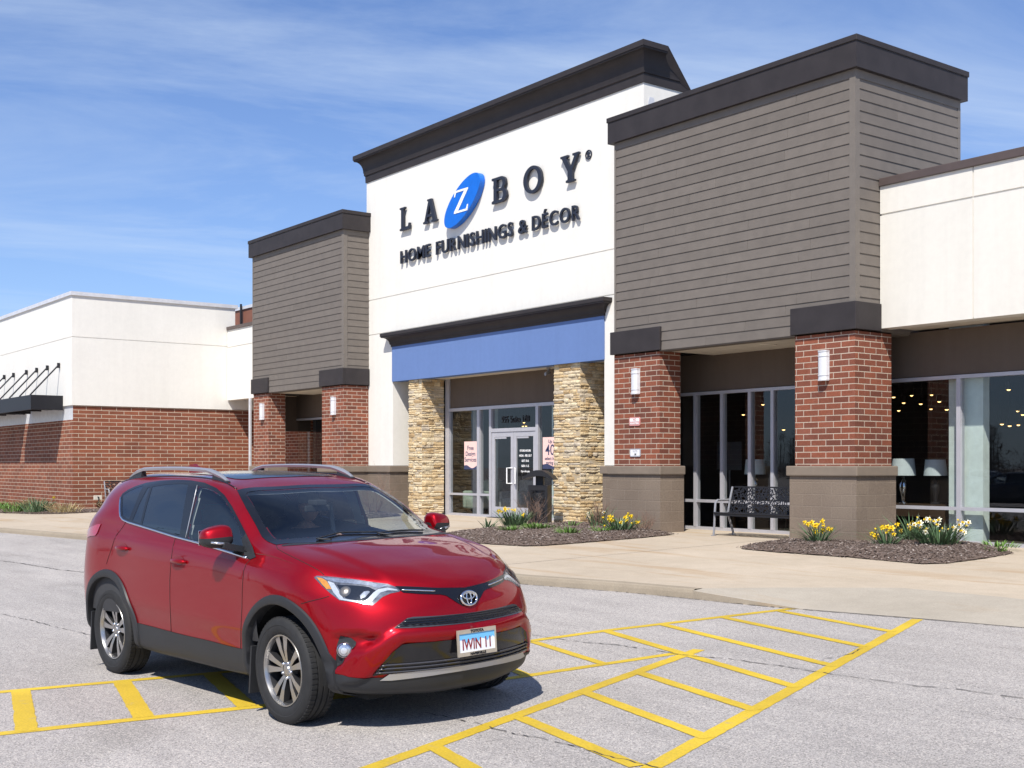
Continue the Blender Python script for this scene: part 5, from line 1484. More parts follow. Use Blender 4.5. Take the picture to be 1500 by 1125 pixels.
# --- side glazing
for mirror in (False, True):
    sdk = 1 if mirror else 0
    fd = PART[('front_door', sdk)]; rd = PART[('rear_door', sdk)]
    bld(patch(DLO, holes=PANES, s=2.2, off=.003, mirror=mirror), 'window_surround', M['gloss_black'])
    for pn, mt, nm, par in ((PANES[0], 'car_glass', 'quarter_window', car), (PANES[1], 'car_glass', 'side_window', rd), (PANES[2], 'car_glass', 'side_window', rd), (PANES[3], 'car_glass_front', 'side_window', fd)):
        big = [(x + (x - sum(p[0] for p in pn)/len(pn))*.02, y + (y - sum(p[1] for p in pn)/len(pn))*.02) for x, y in pn]
        bld(patch(big, s=3.0, off=.0015, mirror=mirror), nm, M[mt], par)
    # chrome strip along the belt
    ch = [(177.2,729),(176.3,740),(176.3,750),(177.2,757),(180.8,761.6),(188.7,765.3),(206,770.6),(230,778.2),(256.7,786.6),(290,795.4),(330,807.6),(367,819.2)]
    P = []
    for (x0,y0),(x1,y1) in zip(ch, ch[1:]):
        n = max(1, int(math.hypot(x1-x0,y1-y0)/5))
        P += [surf_px(x0+(x1-x0)*k/n, y0+(y1-y0)*k/n, .004)[0] for k in range(n)]
    if mirror: P = [Vector((p.x,-p.y,p.z)) for p in P]
    t = MB(); t.tube(P, .0085, 8); bld(t, 'belt_trim', M['chrome'])
    t = MB()                                               # silver strip drawn as the highlight on the B-pillar
    P = [surf_px(289.5 + (272.5-289.5)*k/10, 711 + (788-711)*k/10, .004)[0] for k in range(11)]
    if mirror: P = [Vector((p.x,-p.y,p.z)) for p in P]
    t.tube(P, .003, 6); bld(t, 'pillar_highlight', M['satin'], fd)

# --- windscreen
bld(patch(WS, proj=surf_top, holes=[WSI], s=.04, off=.003), 'windscreen_surround', M['gloss_black'])
bld(patch([(x + (x-.7)*.015, y*1.015) for x, y in WSI], proj=surf_top, s=.06, off=.0015), 'windscreen', M['screen_glass'])
# cowl and wipers
cw = [(1.08,-.72),(1.10,-.64),(1.17,-.52),(1.225,-.36),(1.255,-.18),(1.262,0),(1.255,.18),(1.225,.36),(1.17,.52),(1.10,.64),(1.08,.72),(1.11,.73),(1.16,.64),(1.225,.50),(1.275,.34),(1.30,.18),(1.305,0),(1.30,-.18),(1.275,-.34),(1.225,-.50),(1.16,-.64),(1.11,-.73)]
bld(patch(cw, proj=surf_top, s=.03, off=.002), 'cowl', M['clad'])
for pts in ([(1.21,-.40),(1.13,-.47),(1.08,-.25),(1.15,.10)], [(1.245,.10),(1.16,.02),(1.12,.25),(1.10,.52)]):
    t = MB(); P = []
    for (x0,y0),(x1,y1) in zip(pts, pts[1:]): P += [surf_top(x0+(x1-x0)*k/6, y0+(y1-y0)*k/6, .013)[0] for k in range(6)]
    t.tube(P, .006, 6); bld(t, 'wiper', M['clad'])
t = MB(); t.cbox(.36, .47, -.05, .05, 1.385, 1.425, .008); t.cbox(.40, .42, -.11, .11, 1.335, 1.385, .01); bld(t, 'rear_view_mirror', M['liner_dark'], smooth=False)

# --- roof: glass panel, rails, aerial
def roofpoly(x0, x1, w, r=.10):
    P = []
    for cx_, cy_, a in ((x1-r, w-r, 0), (x0+r, w-r, 90), (x0+r, -w+r, 180), (x1-r, -w+r, 270)):
        P += [(cx_ + r*math.cos(RAD(a+90*i/5)), cy_ + r*math.sin(RAD(a+90*i/5))) for i in range(6)]
    return P
bld(patch(roofpoly(-.85, .02, .45), proj=surf_top, s=.06, off=.004), 'roof_glass', M['gloss_black'])
for s in (-1, 1):
    t = MB(); P = []; P2 = []
    N_ = 24
    for k in range(N_+1):
        x = -1.60 + 1.66*k/N_
        e = min(k, N_-k)/4
        z = surf_top(x, s*.565)[0].z + .014 + .045*min(1, e)**.7
        P.append((x, s*(.565), z))
    prof_ = [(-.022,-.013),(.022,-.013),(.028,.005),(.015,.015),(-.015,.015),(-.028,.005)]
    vv = []
    for k, p in enumerate(P):
        w = .55 + .45*min(1, min(k, N_-k)/2.0)
        for a, b in prof_: vv.append((p[0], p[1] + a*w, p[2] + b*w))
    ff = [(i*6+k, i*6+(k+1) % 6, (i+1)*6+(k+1) % 6, (i+1)*6+k) for i in range(N_) for k in range(6)] + [tuple(range(6)), tuple(N_*6+k for k in range(6))]
    t.add(vv, ff); rail = bld(t, 'roof_rail', M['satin'], angle=40)
    for x0, x1 in ((-1.60,-1.36),(-.13,.075)):
        t = MB(); V8 = []
        for x in (x0, x1):
            z0 = surf_top(x, s*.565)[0].z - .01
            zt = np.interp(x, [p[0] for p in P], [p[2] for p in P])
            V8 += [(x, s*.565-.026, z0), (x, s*.565+.026, z0), (x, s*.565+.018, zt-.006), (x, s*.565-.018, zt-.006)]
        t.add(V8, [(0,1,2,3),(4,7,6,5),(0,4,5,1),(1,5,6,2),(2,6,7,3),(3,7,4,0)]); bld(t, 'rail_foot', M['clad'], rail, smooth=False)
    # roof ditch strip
    t = MB(); t.tube([surf_top(x, s*(.585 + .03*max(0, x)), .002)[0] for x in [-1.75 + i*.1 for i in range(21)]], .006, 6); bld(t, 'roof_seam', M['gloss_black'])
t = MB(); za = surf_top(-1.45, 0)[0].z
t.prism([(-1.62, za-.03),(-1.30, za-.01),(-1.42, za+.02),(-1.55, za+.072),(-1.62, za+.065)], lambda u, v, d: (u, d, v), -.018, .018); bld(t, 'aerial_fin', M['paint_red'], smooth=False)

# --- lamps
PX = lambda *pts: [(440 + x/7.5, 820 + y/7.5) for x, y in pts]
HL = PX((150,195),(180,178),(270,180),(420,195),(600,215),(800,245),(960,265),(1050,300),(1100,335),(1085,352),(990,370),(900,410),(840,465),(795,500),(640,475),(430,445),(330,370),(240,290))
AMB = PX((180,195),(240,205),(290,235),(345,325),(290,325),(240,270))
DRL = PX((300,235),(370,258),(420,340),(475,428),(600,452),(705,462),(745,425),(805,360),(860,325),(960,308),(1060,328),(1070,342),(960,338),(880,362),(815,430),(765,484),(600,468),(432,440),(365,360))
TOPC = PX((235,190),(600,225),(830,262),(960,285),(850,315),(760,285),(560,262),(400,250),(300,225))
PRJ = PX((400,275),(620,285),(750,300),(830,340),(750,420),(690,462),(500,425),(440,345))
TURN = PX((655,395),(700,352),(745,345),(765,356),(712,415),(665,432))
for mirror in (False, True):
    hl = bld(patch(HL, s=1.6, off=.001, mirror=mirror), 'headlight', M['lamp_inner'])
    for poly, mt, nm, o in ((TOPC, 'lamp_chrome', 'reflector', .003), (DRL, 'drl', 'light_guide', .004), (AMB, 'amber', 'side_marker', .004), (PRJ, 'gloss_black', 'projector_bezel', .003), (TURN, 'lamp_chrome', 'turn_reflector', .005)):
        bld(patch(poly, s=1.4, off=o, mirror=mirror), nm, M[mt], hl)
    p, n = surf_px(505.5, 866.5, .004)
    t = MB(); a = n.orthogonal().normalized(); b = n.cross(a)
    t.lathe([(0, .012), (.022, .009), (.036, .002), (.040, -.004)], lambda x, y, h: p + a*x + b*y + n*h, 20)
    if mirror: t.v = [(x, -y, z) for x, y, z in t.v]; t.f = [f[::-1] for f in t.f]
    bld(t, 'projector_lens', M['disc'], hl)
    bld(patch(HL, s=1.8, off=.011, mirror=mirror), 'lens_cover', M['lens_glass'], hl)
TL = [(130.7,773.7),(136,771),(142,768.5),(148.5,767.5),(146.5,772),(143,781),(140.3,784.6),(133,785.6),(127.5,788),(126.2,786),(127.3,780)]
for mirror in (False, True): bld(patch(TL, s=1.6, off=.006, mirror=mirror), 'tail_light', M['tail_red'])

# --- grille, bar, bumper details (traced as halves, mirrored)
def c0(px):        # snap the last column of a half outline on the centre line
    return px
BAR = [(578,857.2),(593,857.6),(615,858.6),(640,859.8),(660,859.8),(682,859.2),(684,888.4),(677.3,887.5),(669.3,883),(653,872.5),(645,869.6),(613,868.6),(590,866.8),(586,864)]
UG = [(576.5,920.5),(596,905.6),(605,903.6),(640,902),(691,897.2),(692,912),(640,917.5),(600,920.3)]
LG = [(589,944),(600,942.3),(664,936.4),(691,934),(692,970),(650.7,977),(570,987),(545,990.3),(560,972),(575,955)]
def half_to_front(px):
    P = [surf_px(*q)[0] for q in px]; return [(min(0, p.y), p.z) for p in P]
def full(half):
    return half + [(-y, z) for y, z in half[::-1]]
def centre(px):
    H = half_to_front(px)
    H = [(0.0 if y > -.035 else y, z) for y, z in H]
    return H
def order_half(H):
    """outline starts at the top centre, goes round the outer end, ends at the bottom centre"""
    top = max((q for q in H if q[0] == 0), key=lambda q: q[1]); k = H.index(top)
    return H
def make_full(px, top_idx, bot_idx):
    """px outline: [outer ... top centre(top_idx), bottom centre(bot_idx) ... outer]"""
    H = half_to_front(px); H[top_idx] = (0, H[top_idx][1]); H[bot_idx] = (0, H[bot_idx][1])
    path = []; n = len(H); i = bot_idx
    while True:
        path.append(H[i]);
        if i == top_idx: break
        i = (i+1) % n
    return path + [(-y, z) for y, z in path[::-1] if y != 0]
FB = [(y, z - .006 if z > .86 else z) for y, z in make_full(BAR, 5, 6)]; FU = make_full(UG, 4, 5); FL = make_full(LG, 3, 4)
bar = bld(patch(FB, proj=surf_front, s=.022, off=.004), 'grille_bar', M['gloss_black'])
for mirror in (False, True):
    P = [surf_px(588 + (637-588)*k/10, 864.6 + 1.6*k/10, .008)[0] for k in range(11)]
    if mirror: P = [Vector((p.x,-p.y,p.z)) for p in P]
    t = MB(); t.tube(P, .0055, 6); bld(t, 'chrome_strip', M['chrome'], bar)
ug = bld(patch(FU, proj=surf_front, s=.022, off=.003), 'upper_grille', M['lamp_dark'])
def slats(poly, zs, mat, name, par, r=.004, off=.008):
    for z in zs:
        ys = [y for y in np.arange(-.9, .9, .01) if inside((y, z), poly)]
        if len(ys) < 4: continue
        t = MB(); t.tube([surf_front(y, z, off)[0] for y in np.linspace(min(ys), max(ys), 40)], r, 6); bld(t, name, mat, par)
zu = [z for y, z in FU]; slats(FU, np.linspace(min(zu) + .015, max(zu) - .015, 4), M['gloss_black'], 'grille_slat', ug)
lg = bld(patch(FL, proj=surf_front, s=.03, off=.004), 'lower_grille', M['gloss_black'])
zl = [z for y, z in FL]; slats(FL, [min(zl) + .02 + .024*i for i in range(3)], M['lamp_dark'], 'grille_slat', lg, .006, .010)
# satin skid strip
ST = [(556,996.5),(570.4,986.8),(650.7,977.2),(691,971.3),(692,979.2),(650.7,985.8),(573,996.2)]
bld(patch(make_full(ST, 3, 4), proj=surf_front, s=.02, off=.010), 'skid_strip', M['satin'])
# fog lamps
FOG = [(498.5,931),(515,934.5),(522,940.5),(521,946),(514,953),(507,962),(502,972),(491.5,978),(492.5,960),(493.5,945)]
for mirror in (False, True):
    fg = bld(patch(FOG, s=1.6, off=.003, mirror=mirror), 'fog_lamp', M['clad'])
    p, n = surf_px(505.3, 952.2, .006); n = (n*.6 + Vector((.8, -.2, 0))*.4).normalized(); a = n.orthogonal().normalized(); b = n.cross(a)
    for prof_, nm, mt in (([(.050, -.02), (.050, .014), (.043, .018)], 'bezel', 'chrome'), ([(.043, .010), (.03, .017), (0, .020)], 'lens', 'lamp_chrome'), ([(.020, .0215), (.012, .024), (0, .025)], 'bulb', 'drl')):
        t = MB(); t.lathe(prof_, lambda x, y, h: p + a*x + b*y + n*h, 24)
        if mirror: t.v = [(x, -y, z) for x, y, z in t.v]; t.f = [f[::-1] for f in t.f]
        bld(t, nm, M[mt], fg)
# emblem: three chrome ovals
pe, ne = surf_front(0, .815, .010)
ne = Vector((1, 0, .22)).normalized(); ae = Vector((0, 1, 0)); be = ne.cross(ae)
t = MB()
def ring(cx_, cz_, rx, rz, r): t.tube([pe + ae*(cx_ + rx*math.cos(a)) + be*(cz_ + rz*math.sin(a)) + ne*.006 for a in [2*math.pi*i/32 for i in range(32)]], r, 8, closed=True)
ring(0, 0, .066, .046, .008); ring(0, .016, .047, .020, .0055); ring(0, .0, .019, .042, .0055)
bld(t, 'emblem', M['chrome'])
t = MB(); t.lathe([(0, 0), (1, 0), (1, -.02)], lambda x, y, h: pe + ae*x*.066 + be*y*.046 + ne*h, 28); bld(t, 'emblem_plate', M['gloss_black'])
# number plate with frame
np_ = Vector((2.275, 0, .545)); ay_ = Vector((0, 1, 0)); az_ = Vector((-.06, 0, 1)).normalized(); ax_ = ay_.cross(az_)
M['plate_sky'] = mat_simple('plate_sky_blue', (.16, .48, .80), .4, var=.02); M['plate_white'] = mat_simple('plate_white', (.78, .80, .84), .4, var=.02); M['plate_red'] = mat_simple('plate_dark_red', (.22, .015, .02), .4)
M['plate_frame'] = mat_simple('plate_frame_tan', (.50, .44, .36), .35, metal=.4)
def PF(u, v, d): return np_ + ay_*u + az_*v + ax_*d
def pbox(m, u0, u1, v0, v1, d0, d1): m.add([PF(u, v, d) for d in (d0, d1) for u, v in ((u0,v0),(u1,v0),(u1,v1),(u0,v1))], [(0,3,2,1),(4,5,6,7),(0,1,5,4),(1,2,6,5),(2,3,7,6),(3,0,4,7)])
t = MB(); W_, H_ = .162, .085
pbox(t, -W_, W_, H_-.026, H_, -.004, .010); pbox(t, -W_, W_, -H_, -H_+.026, -.004, .010); pbox(t, -W_, -W_+.012, -H_+.026, H_-.026, -.004, .010); pbox(t, W_-.012, W_, -H_+.026, H_-.026, -.004, .010)
plate = bld(t, 'number_plate', M['plate_frame'], smooth=False)
t = MB(); pbox(t, -W_+.006, W_-.006, -H_+.006, H_-.006, -.006, .004); bld(t, 'plate_sheet', M['plate_white'], plate, smooth=False)
t = MB(); t.add([PF(u, v, .0046) for u, v in [(-W_+.012,.015)] + [(-W_+.012 + (2*W_-.024)*i/20, .012 + .010*math.sin(i*1.1) + .006*math.sin(i*2.7)) for i in range(1, 20)] + [(W_-.012,.012),(W_-.012,H_-.026),(-W_+.012,H_-.026)]], [tuple(range(23))]); bld(t, 'plate_sky', M['plate_sky'], plate, smooth=False)
def ptext(s, size, cu_v, mat, sx=1):
    me = text_mesh(s, size, .0006, .0015, 'CENTER')
    for v in me.vertices: v.co = PF(v.co.x*sx, cu_v + v.co.y, .0058 + v.co.z if mat != 'ink' else .0112 + v.co.z)
    me.materials.append(M['plate_red'] if mat != 'ink' else M['black_metal']); me.name = 'lettering'
    o = bpy.data.objects.new('lettering', me); COL.objects.link(o); o.parent = plate
ptext('IWIN 11', .098, -.043, 'red', .72); ptext('TOYOTA', .024, .064, 'ink', 1.1); ptext('NAPERVILLE', .022, -.080, 'ink', 1.1)
t = MB(); pbox(t, -.12, .12, -.05, .06, -.06, -.0065); bld(t, 'plate_bracket', M['clad'], smooth=False)

# --- panel gaps
def gap_px(pts, mirror, r=.0028, n=6):
    P = []
    for (x0,y0),(x1,y1) in zip(pts, pts[1:]):
        k = max(2, int(math.hypot(x1-x0,y1-y0)/4)); P += [surf_px(x0+(x1-x0)*i/k, y0+(y1-y0)*i/k, .0002)[0] for i in range(k)]
    P.append(surf_px(*pts[-1], .0002)[0])
    if mirror: P = [Vector((p.x,-p.y,p.z)) for p in P]
    return P
for mirror in (False, True):
    t = MB()
    for pts in ([(257,788),(253.5,800),(250.5,822),(248.7,850),(248.9,880),(250,905),(250.6,921)],
                [(367,820),(361,826),(357,836),(355,860),(354.5,890),(353,920),(352.5,953)],
                [(184,765.5),(177,776),(170,784.5),(167,792),(163,805),(159,816),(156,826)],
                [(441,884.5),(455,880.5),(470,877),(482,873.5)],
                [(404.7,799),(406.5,804),(416,809.5),(432,817.5),(445,823.8),(458,830.5),(469,837),(475,842.6)]):
        t.tube(gap_px(pts, mirror), .0026, 5)
    bld(t, 'panel_gap', M['well'])
    t = MB(); t.tube(gap_px([(250.6,921),(250.9,932),(251.5,941)], mirror), .004, 5); bld(t, 'cladding_gap', M['well'])

# --- door handles
for mirror in (False, True):
    sdk = 1 if mirror else 0
    for (x, y, nm, dx) in ((262.5, 821, 'front_door', .155), (180.2, 802, 'rear_door', .12)):
        p, n = surf_px(x, y, 0); up = Vector((0,0,1)); al = Vector((1,0,.0)); al = (al - n*al.dot(n)).normalized(); w = n.cross(al)
        if w.z < 0: w = -w
        D = PART[(nm, sdk)]
        t = MB(); E_ = [(al*(.075*math.cos(a)) + w*(.034*math.sin(a))) for a in [2*math.pi*i/24 for i in range(24)]]
        pts = [p + e + n*.0022 for e in E_] + [p + n*.0018]
        t.add(pts, [(i, (i+1) % 24, 24) for i in range(24)])
        if mirror: t.v = [(x_, -y_, z_) for x_, y_, z_ in t.v]; t.f = [f[::-1] for f in t.f]
        bld(t, 'handle_recess_shade', mat_simple('recess_shade_red', (.16, .002, .008), .3) if 'recess' not in M else M['recess'], D)  # flat disc in darker red, paints the shade of the bowl behind the handle
        M['recess'] = bpy.data.materials['recess_shade_red']
        t = MB()
        hp = [(-.112,-.002),(-.092,.016),(-.05,.028),(0,.032),(.05,.029),(.092,.018),(.114,.000)]
        t.tube([p + al*u + n*d - w*.006 for u, d in hp], [.007,.013,.017,.018,.017,.014,.008], 12)
        if mirror: t.v = [(x_, -y_, z_) for x_, y_, z_ in t.v]; t.f = [f[::-1] for f in t.f]
        bld(t, 'handle', M['paint_red'], D)

# --- mirrors
for s in (-1, 1):
    bm = bmesh.new(); bmesh.ops.create_cube(bm, size=1)
    bmesh.ops.subdivide_edges(bm, edges=bm.edges[:], cuts=3, use_grid_fill=True)
    for v in bm.verts:
        x, y, z = v.co*2                                     # x fore-aft, y outwards (0..1), z
        q = Vector((x, y, z)); r = (abs(x)**4 + abs(y)**4 + abs(z)**4)**.25; q /= max(r, 1e-6); q *= max(abs(x), abs(y), abs(z))
        yy = (q.y + 1)/2
        hgt = .086*(1 - .28*yy**1.8); th = .085*(1 - .30*yy)
        v.co = Vector((.645 + q.x*th*(1 if q.x < 0 else 1.25)*(1 - .25*max(0, q.z)) - .02*yy, s*(.875 + .212*yy), 1.204 + q.z*hgt + .012*(1-yy)))
    bmesh.ops.recalc_face_normals(bm, faces=bm.faces[:])
    me = MB(); me2 = MB()
    bm.verts.index_update()
    vs = [v.co.copy() for v in bm.verts]
    up_ = [[v.index for v in f.verts] for f in bm.faces if f.calc_center_median().z > 1.196]
    lo_ = [[v.index for v in f.verts] for f in bm.faces if f.calc_center_median().z <= 1.196]
    bm.free()
    me.add(vs, up_); me2.add(vs, lo_)
    mo = bld(me, 'door_mirror', M['paint_red'])
    md = mo.modifiers.new('s', 'SUBSURF'); md.levels = md.render_levels = 2
    m2 = bld(me2, 'mirror_base', M['clad'], mo); md = m2.modifiers.new('s', 'SUBSURF'); md.levels = md.render_levels = 2
    t = MB(); t.tube([(.705, s*1.05, 1.178), (.73, s*.99, 1.170), (.74, s*.93, 1.164)], [.008,.010,.007], 8); bld(t, 'indicator', M['lamp_chrome'], mo)
    t = MB(); t.obox((.68, s*.885, 1.135), (1,0,0), (0,1,.25*s), (0,-.25*s,1), .075, .09, .020); bld(t, 'mirror_arm', M['clad'], mo, smooth=False)
    t = MB(); t.cbox(.545, .552, min(s*.92, s*1.06), max(s*.92, s*1.06), 1.15, 1.255, .003); bld(t, 'mirror_glass', M['chrome'], mo, smooth=False)
    # black sail patch at the window corner
sail = [(355,790),(358,813),(367,819.7),(375.3,816.3),(370.7,801.7),(360.5,781)]
for mirror in (False, True): bld(patch(sail, s=2, off=.0045, mirror=mirror), 'mirror_sail', M['clad'])

# --- wheel arches
for s in (-1, 1):
    for xw in (XW, -XW):
        t = MB(); P = []; N_ = 56; a0, a1 = (-14, 194)
        for i in range(N_+1):
            a = RAD(a0 + (a1-a0)*i/N_); c, sn = math.cos(a), math.sin(a)
            q = lambda r, off: surf_side(xw + r*c, WZ + r*sn, off, s)[0]
            outer = q(.502, .003); o2 = q(.494, .016); inn = q(.448, .020); 
            i2 = Vector((xw + .440*c, inn.y, WZ + .440*sn)) - Vector((0, s*.006, 0)); i3 = Vector((xw + .436*c, inn.y - s*.09, WZ + .436*sn))
            P += [outer, o2, inn, i2, i3]
        F = [(i*5+k, i*5+k+1, (i+1)*5+k+1, (i+1)*5+k) for i in range(N_) for k in range(4)]
        t.add(P, F); bld(t, 'wheel_arch_trim', M['clad'], smooth=True, angle=50)
        t = MB(); P = []
        for i in range(N_+1):
            a = RAD(-6 + 192*i/N_); c, sn = math.cos(a), math.sin(a)
            P += [(xw + .452*c, s*.86, WZ + .452*sn), (xw + .452*c, s*.50, WZ + .452*sn), (xw, s*.50, WZ)]
        F = []
        for i in range(N_): F += [(i*3, i*3+1, (i+1)*3+1, (i+1)*3), (i*3+1, i*3+2, (i+1)*3+1)]
        t.add(P, F); bld(t, 'wheel_well', M['well'], smooth=False)
        t = MB(); xf = xw - .405
        t.obox((xf, s*.785, .31), (1,0,-.12), (0,1,0), (.12,0,1), .009, .105, .165); bld(t, 'mud_flap', M['clad'], smooth=False)
# underside
t = MB(); t.box(-1.95, 1.90, -.60, .60, .20, .27); t.box(-.80, .80, -.80, .80, .235, .262); bld(t, 'underbody', M['well'], smooth=False)

# --- wheels
def wheel(x, s, steer=0):
    """root part tyre, children rim, disc, nuts; local axis h = outwards"""
    fn0 = lambda a, b, h: (x + a*math.cos(steer) - h*s*math.sin(steer)*-1*0 , s*(.785 + h), WZ + b)
    fn = fn0
    t = MB(); R = .353
    prof_ = [(.232,-.085),(.246,-.098),(.285,-.110),(.325,-.108),(.343,-.098),(.3505,-.086),(R,-.074),(R,-.050),(.344,-.047),(.344,-.040),(R,-.037),(R+.001,-.008),(.344,-.005),(.344,.005),(R+.001,.008),(R,.037),(.344,.040),(.344,.047),(R,.050),(R,.074),(.3505,.086),(.343,.098),(.325,.108),(.300,.1115),(.296,.109),(.285,.110),(.262,.106),(.246,.098),(.238,.090)]
    t.lathe(prof_, fn, 72)
    for k in range(64):                                   # shoulder tread blocks
        a = 2*math.pi*k/64; c, sn = math.cos(a), math.sin(a)
        for hh in (-.070, .070):
            cx_ = Vector(fn(.3515*c, .3515*sn, hh)); t.obox(cx_, (c, 0, sn), (0,1,0), (-sn, 0, c), .004, .020, .0105)
    ty = bld(t, 'wheel', M['rubber'], angle=35)
    t = MB(); t.lathe([(.2385,.092),(.236,.097),(.229,.096),(.222,.080),(.2185,.066)], fn, 64); rim = bld(t, 'rim', M['alloy'], ty, angle=40)
    t = MB(); t.lathe([(.2185,.066),(.212,.04),(.207,-.08),(.235,-.095)], fn, 48); t.lathe([(0,-.055),(.21,-.055)], fn, 32); bld(t, 'barrel', M['alloy_dark'], ty)
    t = MB(); t.lathe([(.0,-.005),(.15,-.005),(.152,-.02)], fn, 40); bld(t, 'brake_disc', M['disc'], ty)
    t = MB()
    for k in range(7):
        a = RAD(20 + 10*k); a2 = RAD(30 + 10*k)
        if k == 6: break
        t.add([fn(r*math.cos(q), r*math.sin(q), h) for h in (.0, .035) for r, q in ((.115,a),(.165,a),(.165,a2),(.115,a2))], [(0,1,2,3),(4,7,6,5),(0,4,5,1),(1,5,6,2),(2,6,7,3),(3,7,4,0)])
    bld(t, 'brake_caliper', M['alloy_dark'], ty, smooth=False)
    t = MB(); rot = RAD(100 if x > 0 else 88)
    for k in range(5):
        for sg in (-1, 1):
            a = rot + 2*math.pi*k/5
            d0 = Vector((math.cos(a), math.sin(a))); tn = Vector((-d0.y, d0.x))
            A = d0*.050 + tn*sg*.010; B = d0*.222*math.cos(RAD(12.5)) + tn*sg*.222*math.sin(RAD(12.5))
            dd = (B-A).normalized(); nn = Vector((-dd.y, dd.x))
            w0, w1 = .012, .027
            face = [A - nn*w0, B - nn*w1, B + nn*w1, A + nn*w0]
            mid = [(A+B)/2 - nn*(w0*.5+w1*.42), (A+B)/2 + nn*(w0*.5+w1*.42)]
            poly = [face[0], mid[0], face[1], face[2], mid[1], face[3]]
            hs = [.060, .074, .078, .078, .074, .060]
            n6 = 6; P = [fn(p.x, p.y, h) for p, h in zip(poly, hs)] + [fn(*(p*.99 + (A+B)/2*.01)[:], h - .045) for p, h in zip(poly, hs)]
            o = len(t.v); t.mi = 0; t.add(P, []); f = tuple(range(6))
            t.f.append(tuple(o+i for i in f)); t.m.append(0)
            for i in range(6): t.f.append((o+i, o+(i+1) % 6, o+6+(i+1) % 6, o+6+i)); t.m.append(1)
    bld(t, 'spokes', [M['alloy'], M['alloy_dark']], ty, smooth=False)
    t = MB(); t.lathe([(0,.070),(.028,.068),(.034,.060),(.062,.056),(.066,.02)], fn, 30); bld(t, 'hub_cap', M['alloy'], ty, angle=30)
    t = MB()
    for k in range(5):
        a = rot + RAD(36) + 2*math.pi*k/5; c_, s_ = .052*math.cos(a), .052*math.sin(a)
        t.lathe([(0,.072),(.009,.072),(.010,.05)], lambda u, v, h: fn(c_+u, s_+v, h), 8)
    bld(t, 'wheel_nut', M['chrome'], ty)
for x in (XW, -XW):
    for s in (-1, 1): wheel(x, s)

# --- cabin
def seat(x, y, w=.50):
    def R2(c, ax, hx, hy, hz, bev=.04):
        bm = bmesh.new(); bmesh.ops.create_cube(bm, size=2)
        for v in bm.verts: v.co = Vector((v.co.x*hx, v.co.y*hy, v.co.z*hz))
        bmesh.ops.bevel(bm, geom=bm.edges[:], offset=bev, segments=3, affect='EDGES')
        Mx = Matrix.Translation(c) @ Matrix.Rotation(ax, 4, 'Y'); return bm, Mx
    t = MB(); bm, mx = R2((x+.10, y, .62), RAD(-6), .27, w/2, .075); t.bm(bm, mx)
    so_ = bld(t, 'seat', M['seat_cloth'])
    t = MB(); bm, mx = R2((x-.235, y, .93), RAD(-18), .07, w/2, .31, .05); t.bm(bm, mx); bld(t, 'backrest', M['seat_cloth'], so_)
    t = MB(); bm, mx = R2((x-.35, y, 1.305), RAD(-14), .05, .13, .085, .04); t.bm(bm, mx); bld(t, 'headrest', M['seat_cloth'], so_)
seat(-.12, .37); seat(-.12, -.37); seat(-1.05, .34, .60); seat(-1.05, -.34, .60)
t = MB(); t.cbox(.62, 1.12, -.70, .70, .72, 1.055, .08); t.cbox(.56, .80, .20, .55, .98, 1.085, .05); bld(t, 'dashboard', M['liner_dark'])
t = MB(); t.box(-1.9, 1.1, -.78, .78, .40, .42); bld(t, 'cabin_floor', M['liner_dark'], smooth=False)
sc_ = Vector((.42, .37, 1.00)); sn_ = Vector((-.80, 0, .60)).normalized(); sa = Vector((0, 1, 0)); sb = sn_.cross(sa)
t = MB(); t.tube([sc_ + sa*.185*math.cos(a) + sb*.185*math.sin(a) for a in [2*math.pi*i/32 for i in range(32)]], .015, 8, closed=True)
for a in (0, math.pi, -math.pi/2): t.tube([sc_ - sn_*.02, sc_ + (sa*math.cos(a) + sb*math.sin(a))*.18], .014, 6)
t.lathe([(0,.02),(.06,.015),(.065,-.03)], lambda u, v, h: sc_ + sa*u + sb*v + sn_*h, 20)
bld(t, 'steering_wheel', M['liner_dark'])
for s in (-1, 1):
    t = MB(); t.tube([(-.42, s*.66, 1.36), (-.36, s*.66, 1.05), (-.33, s*.64, .75)], .022, 6); bld(t, 'seat_belt', M['liner'])
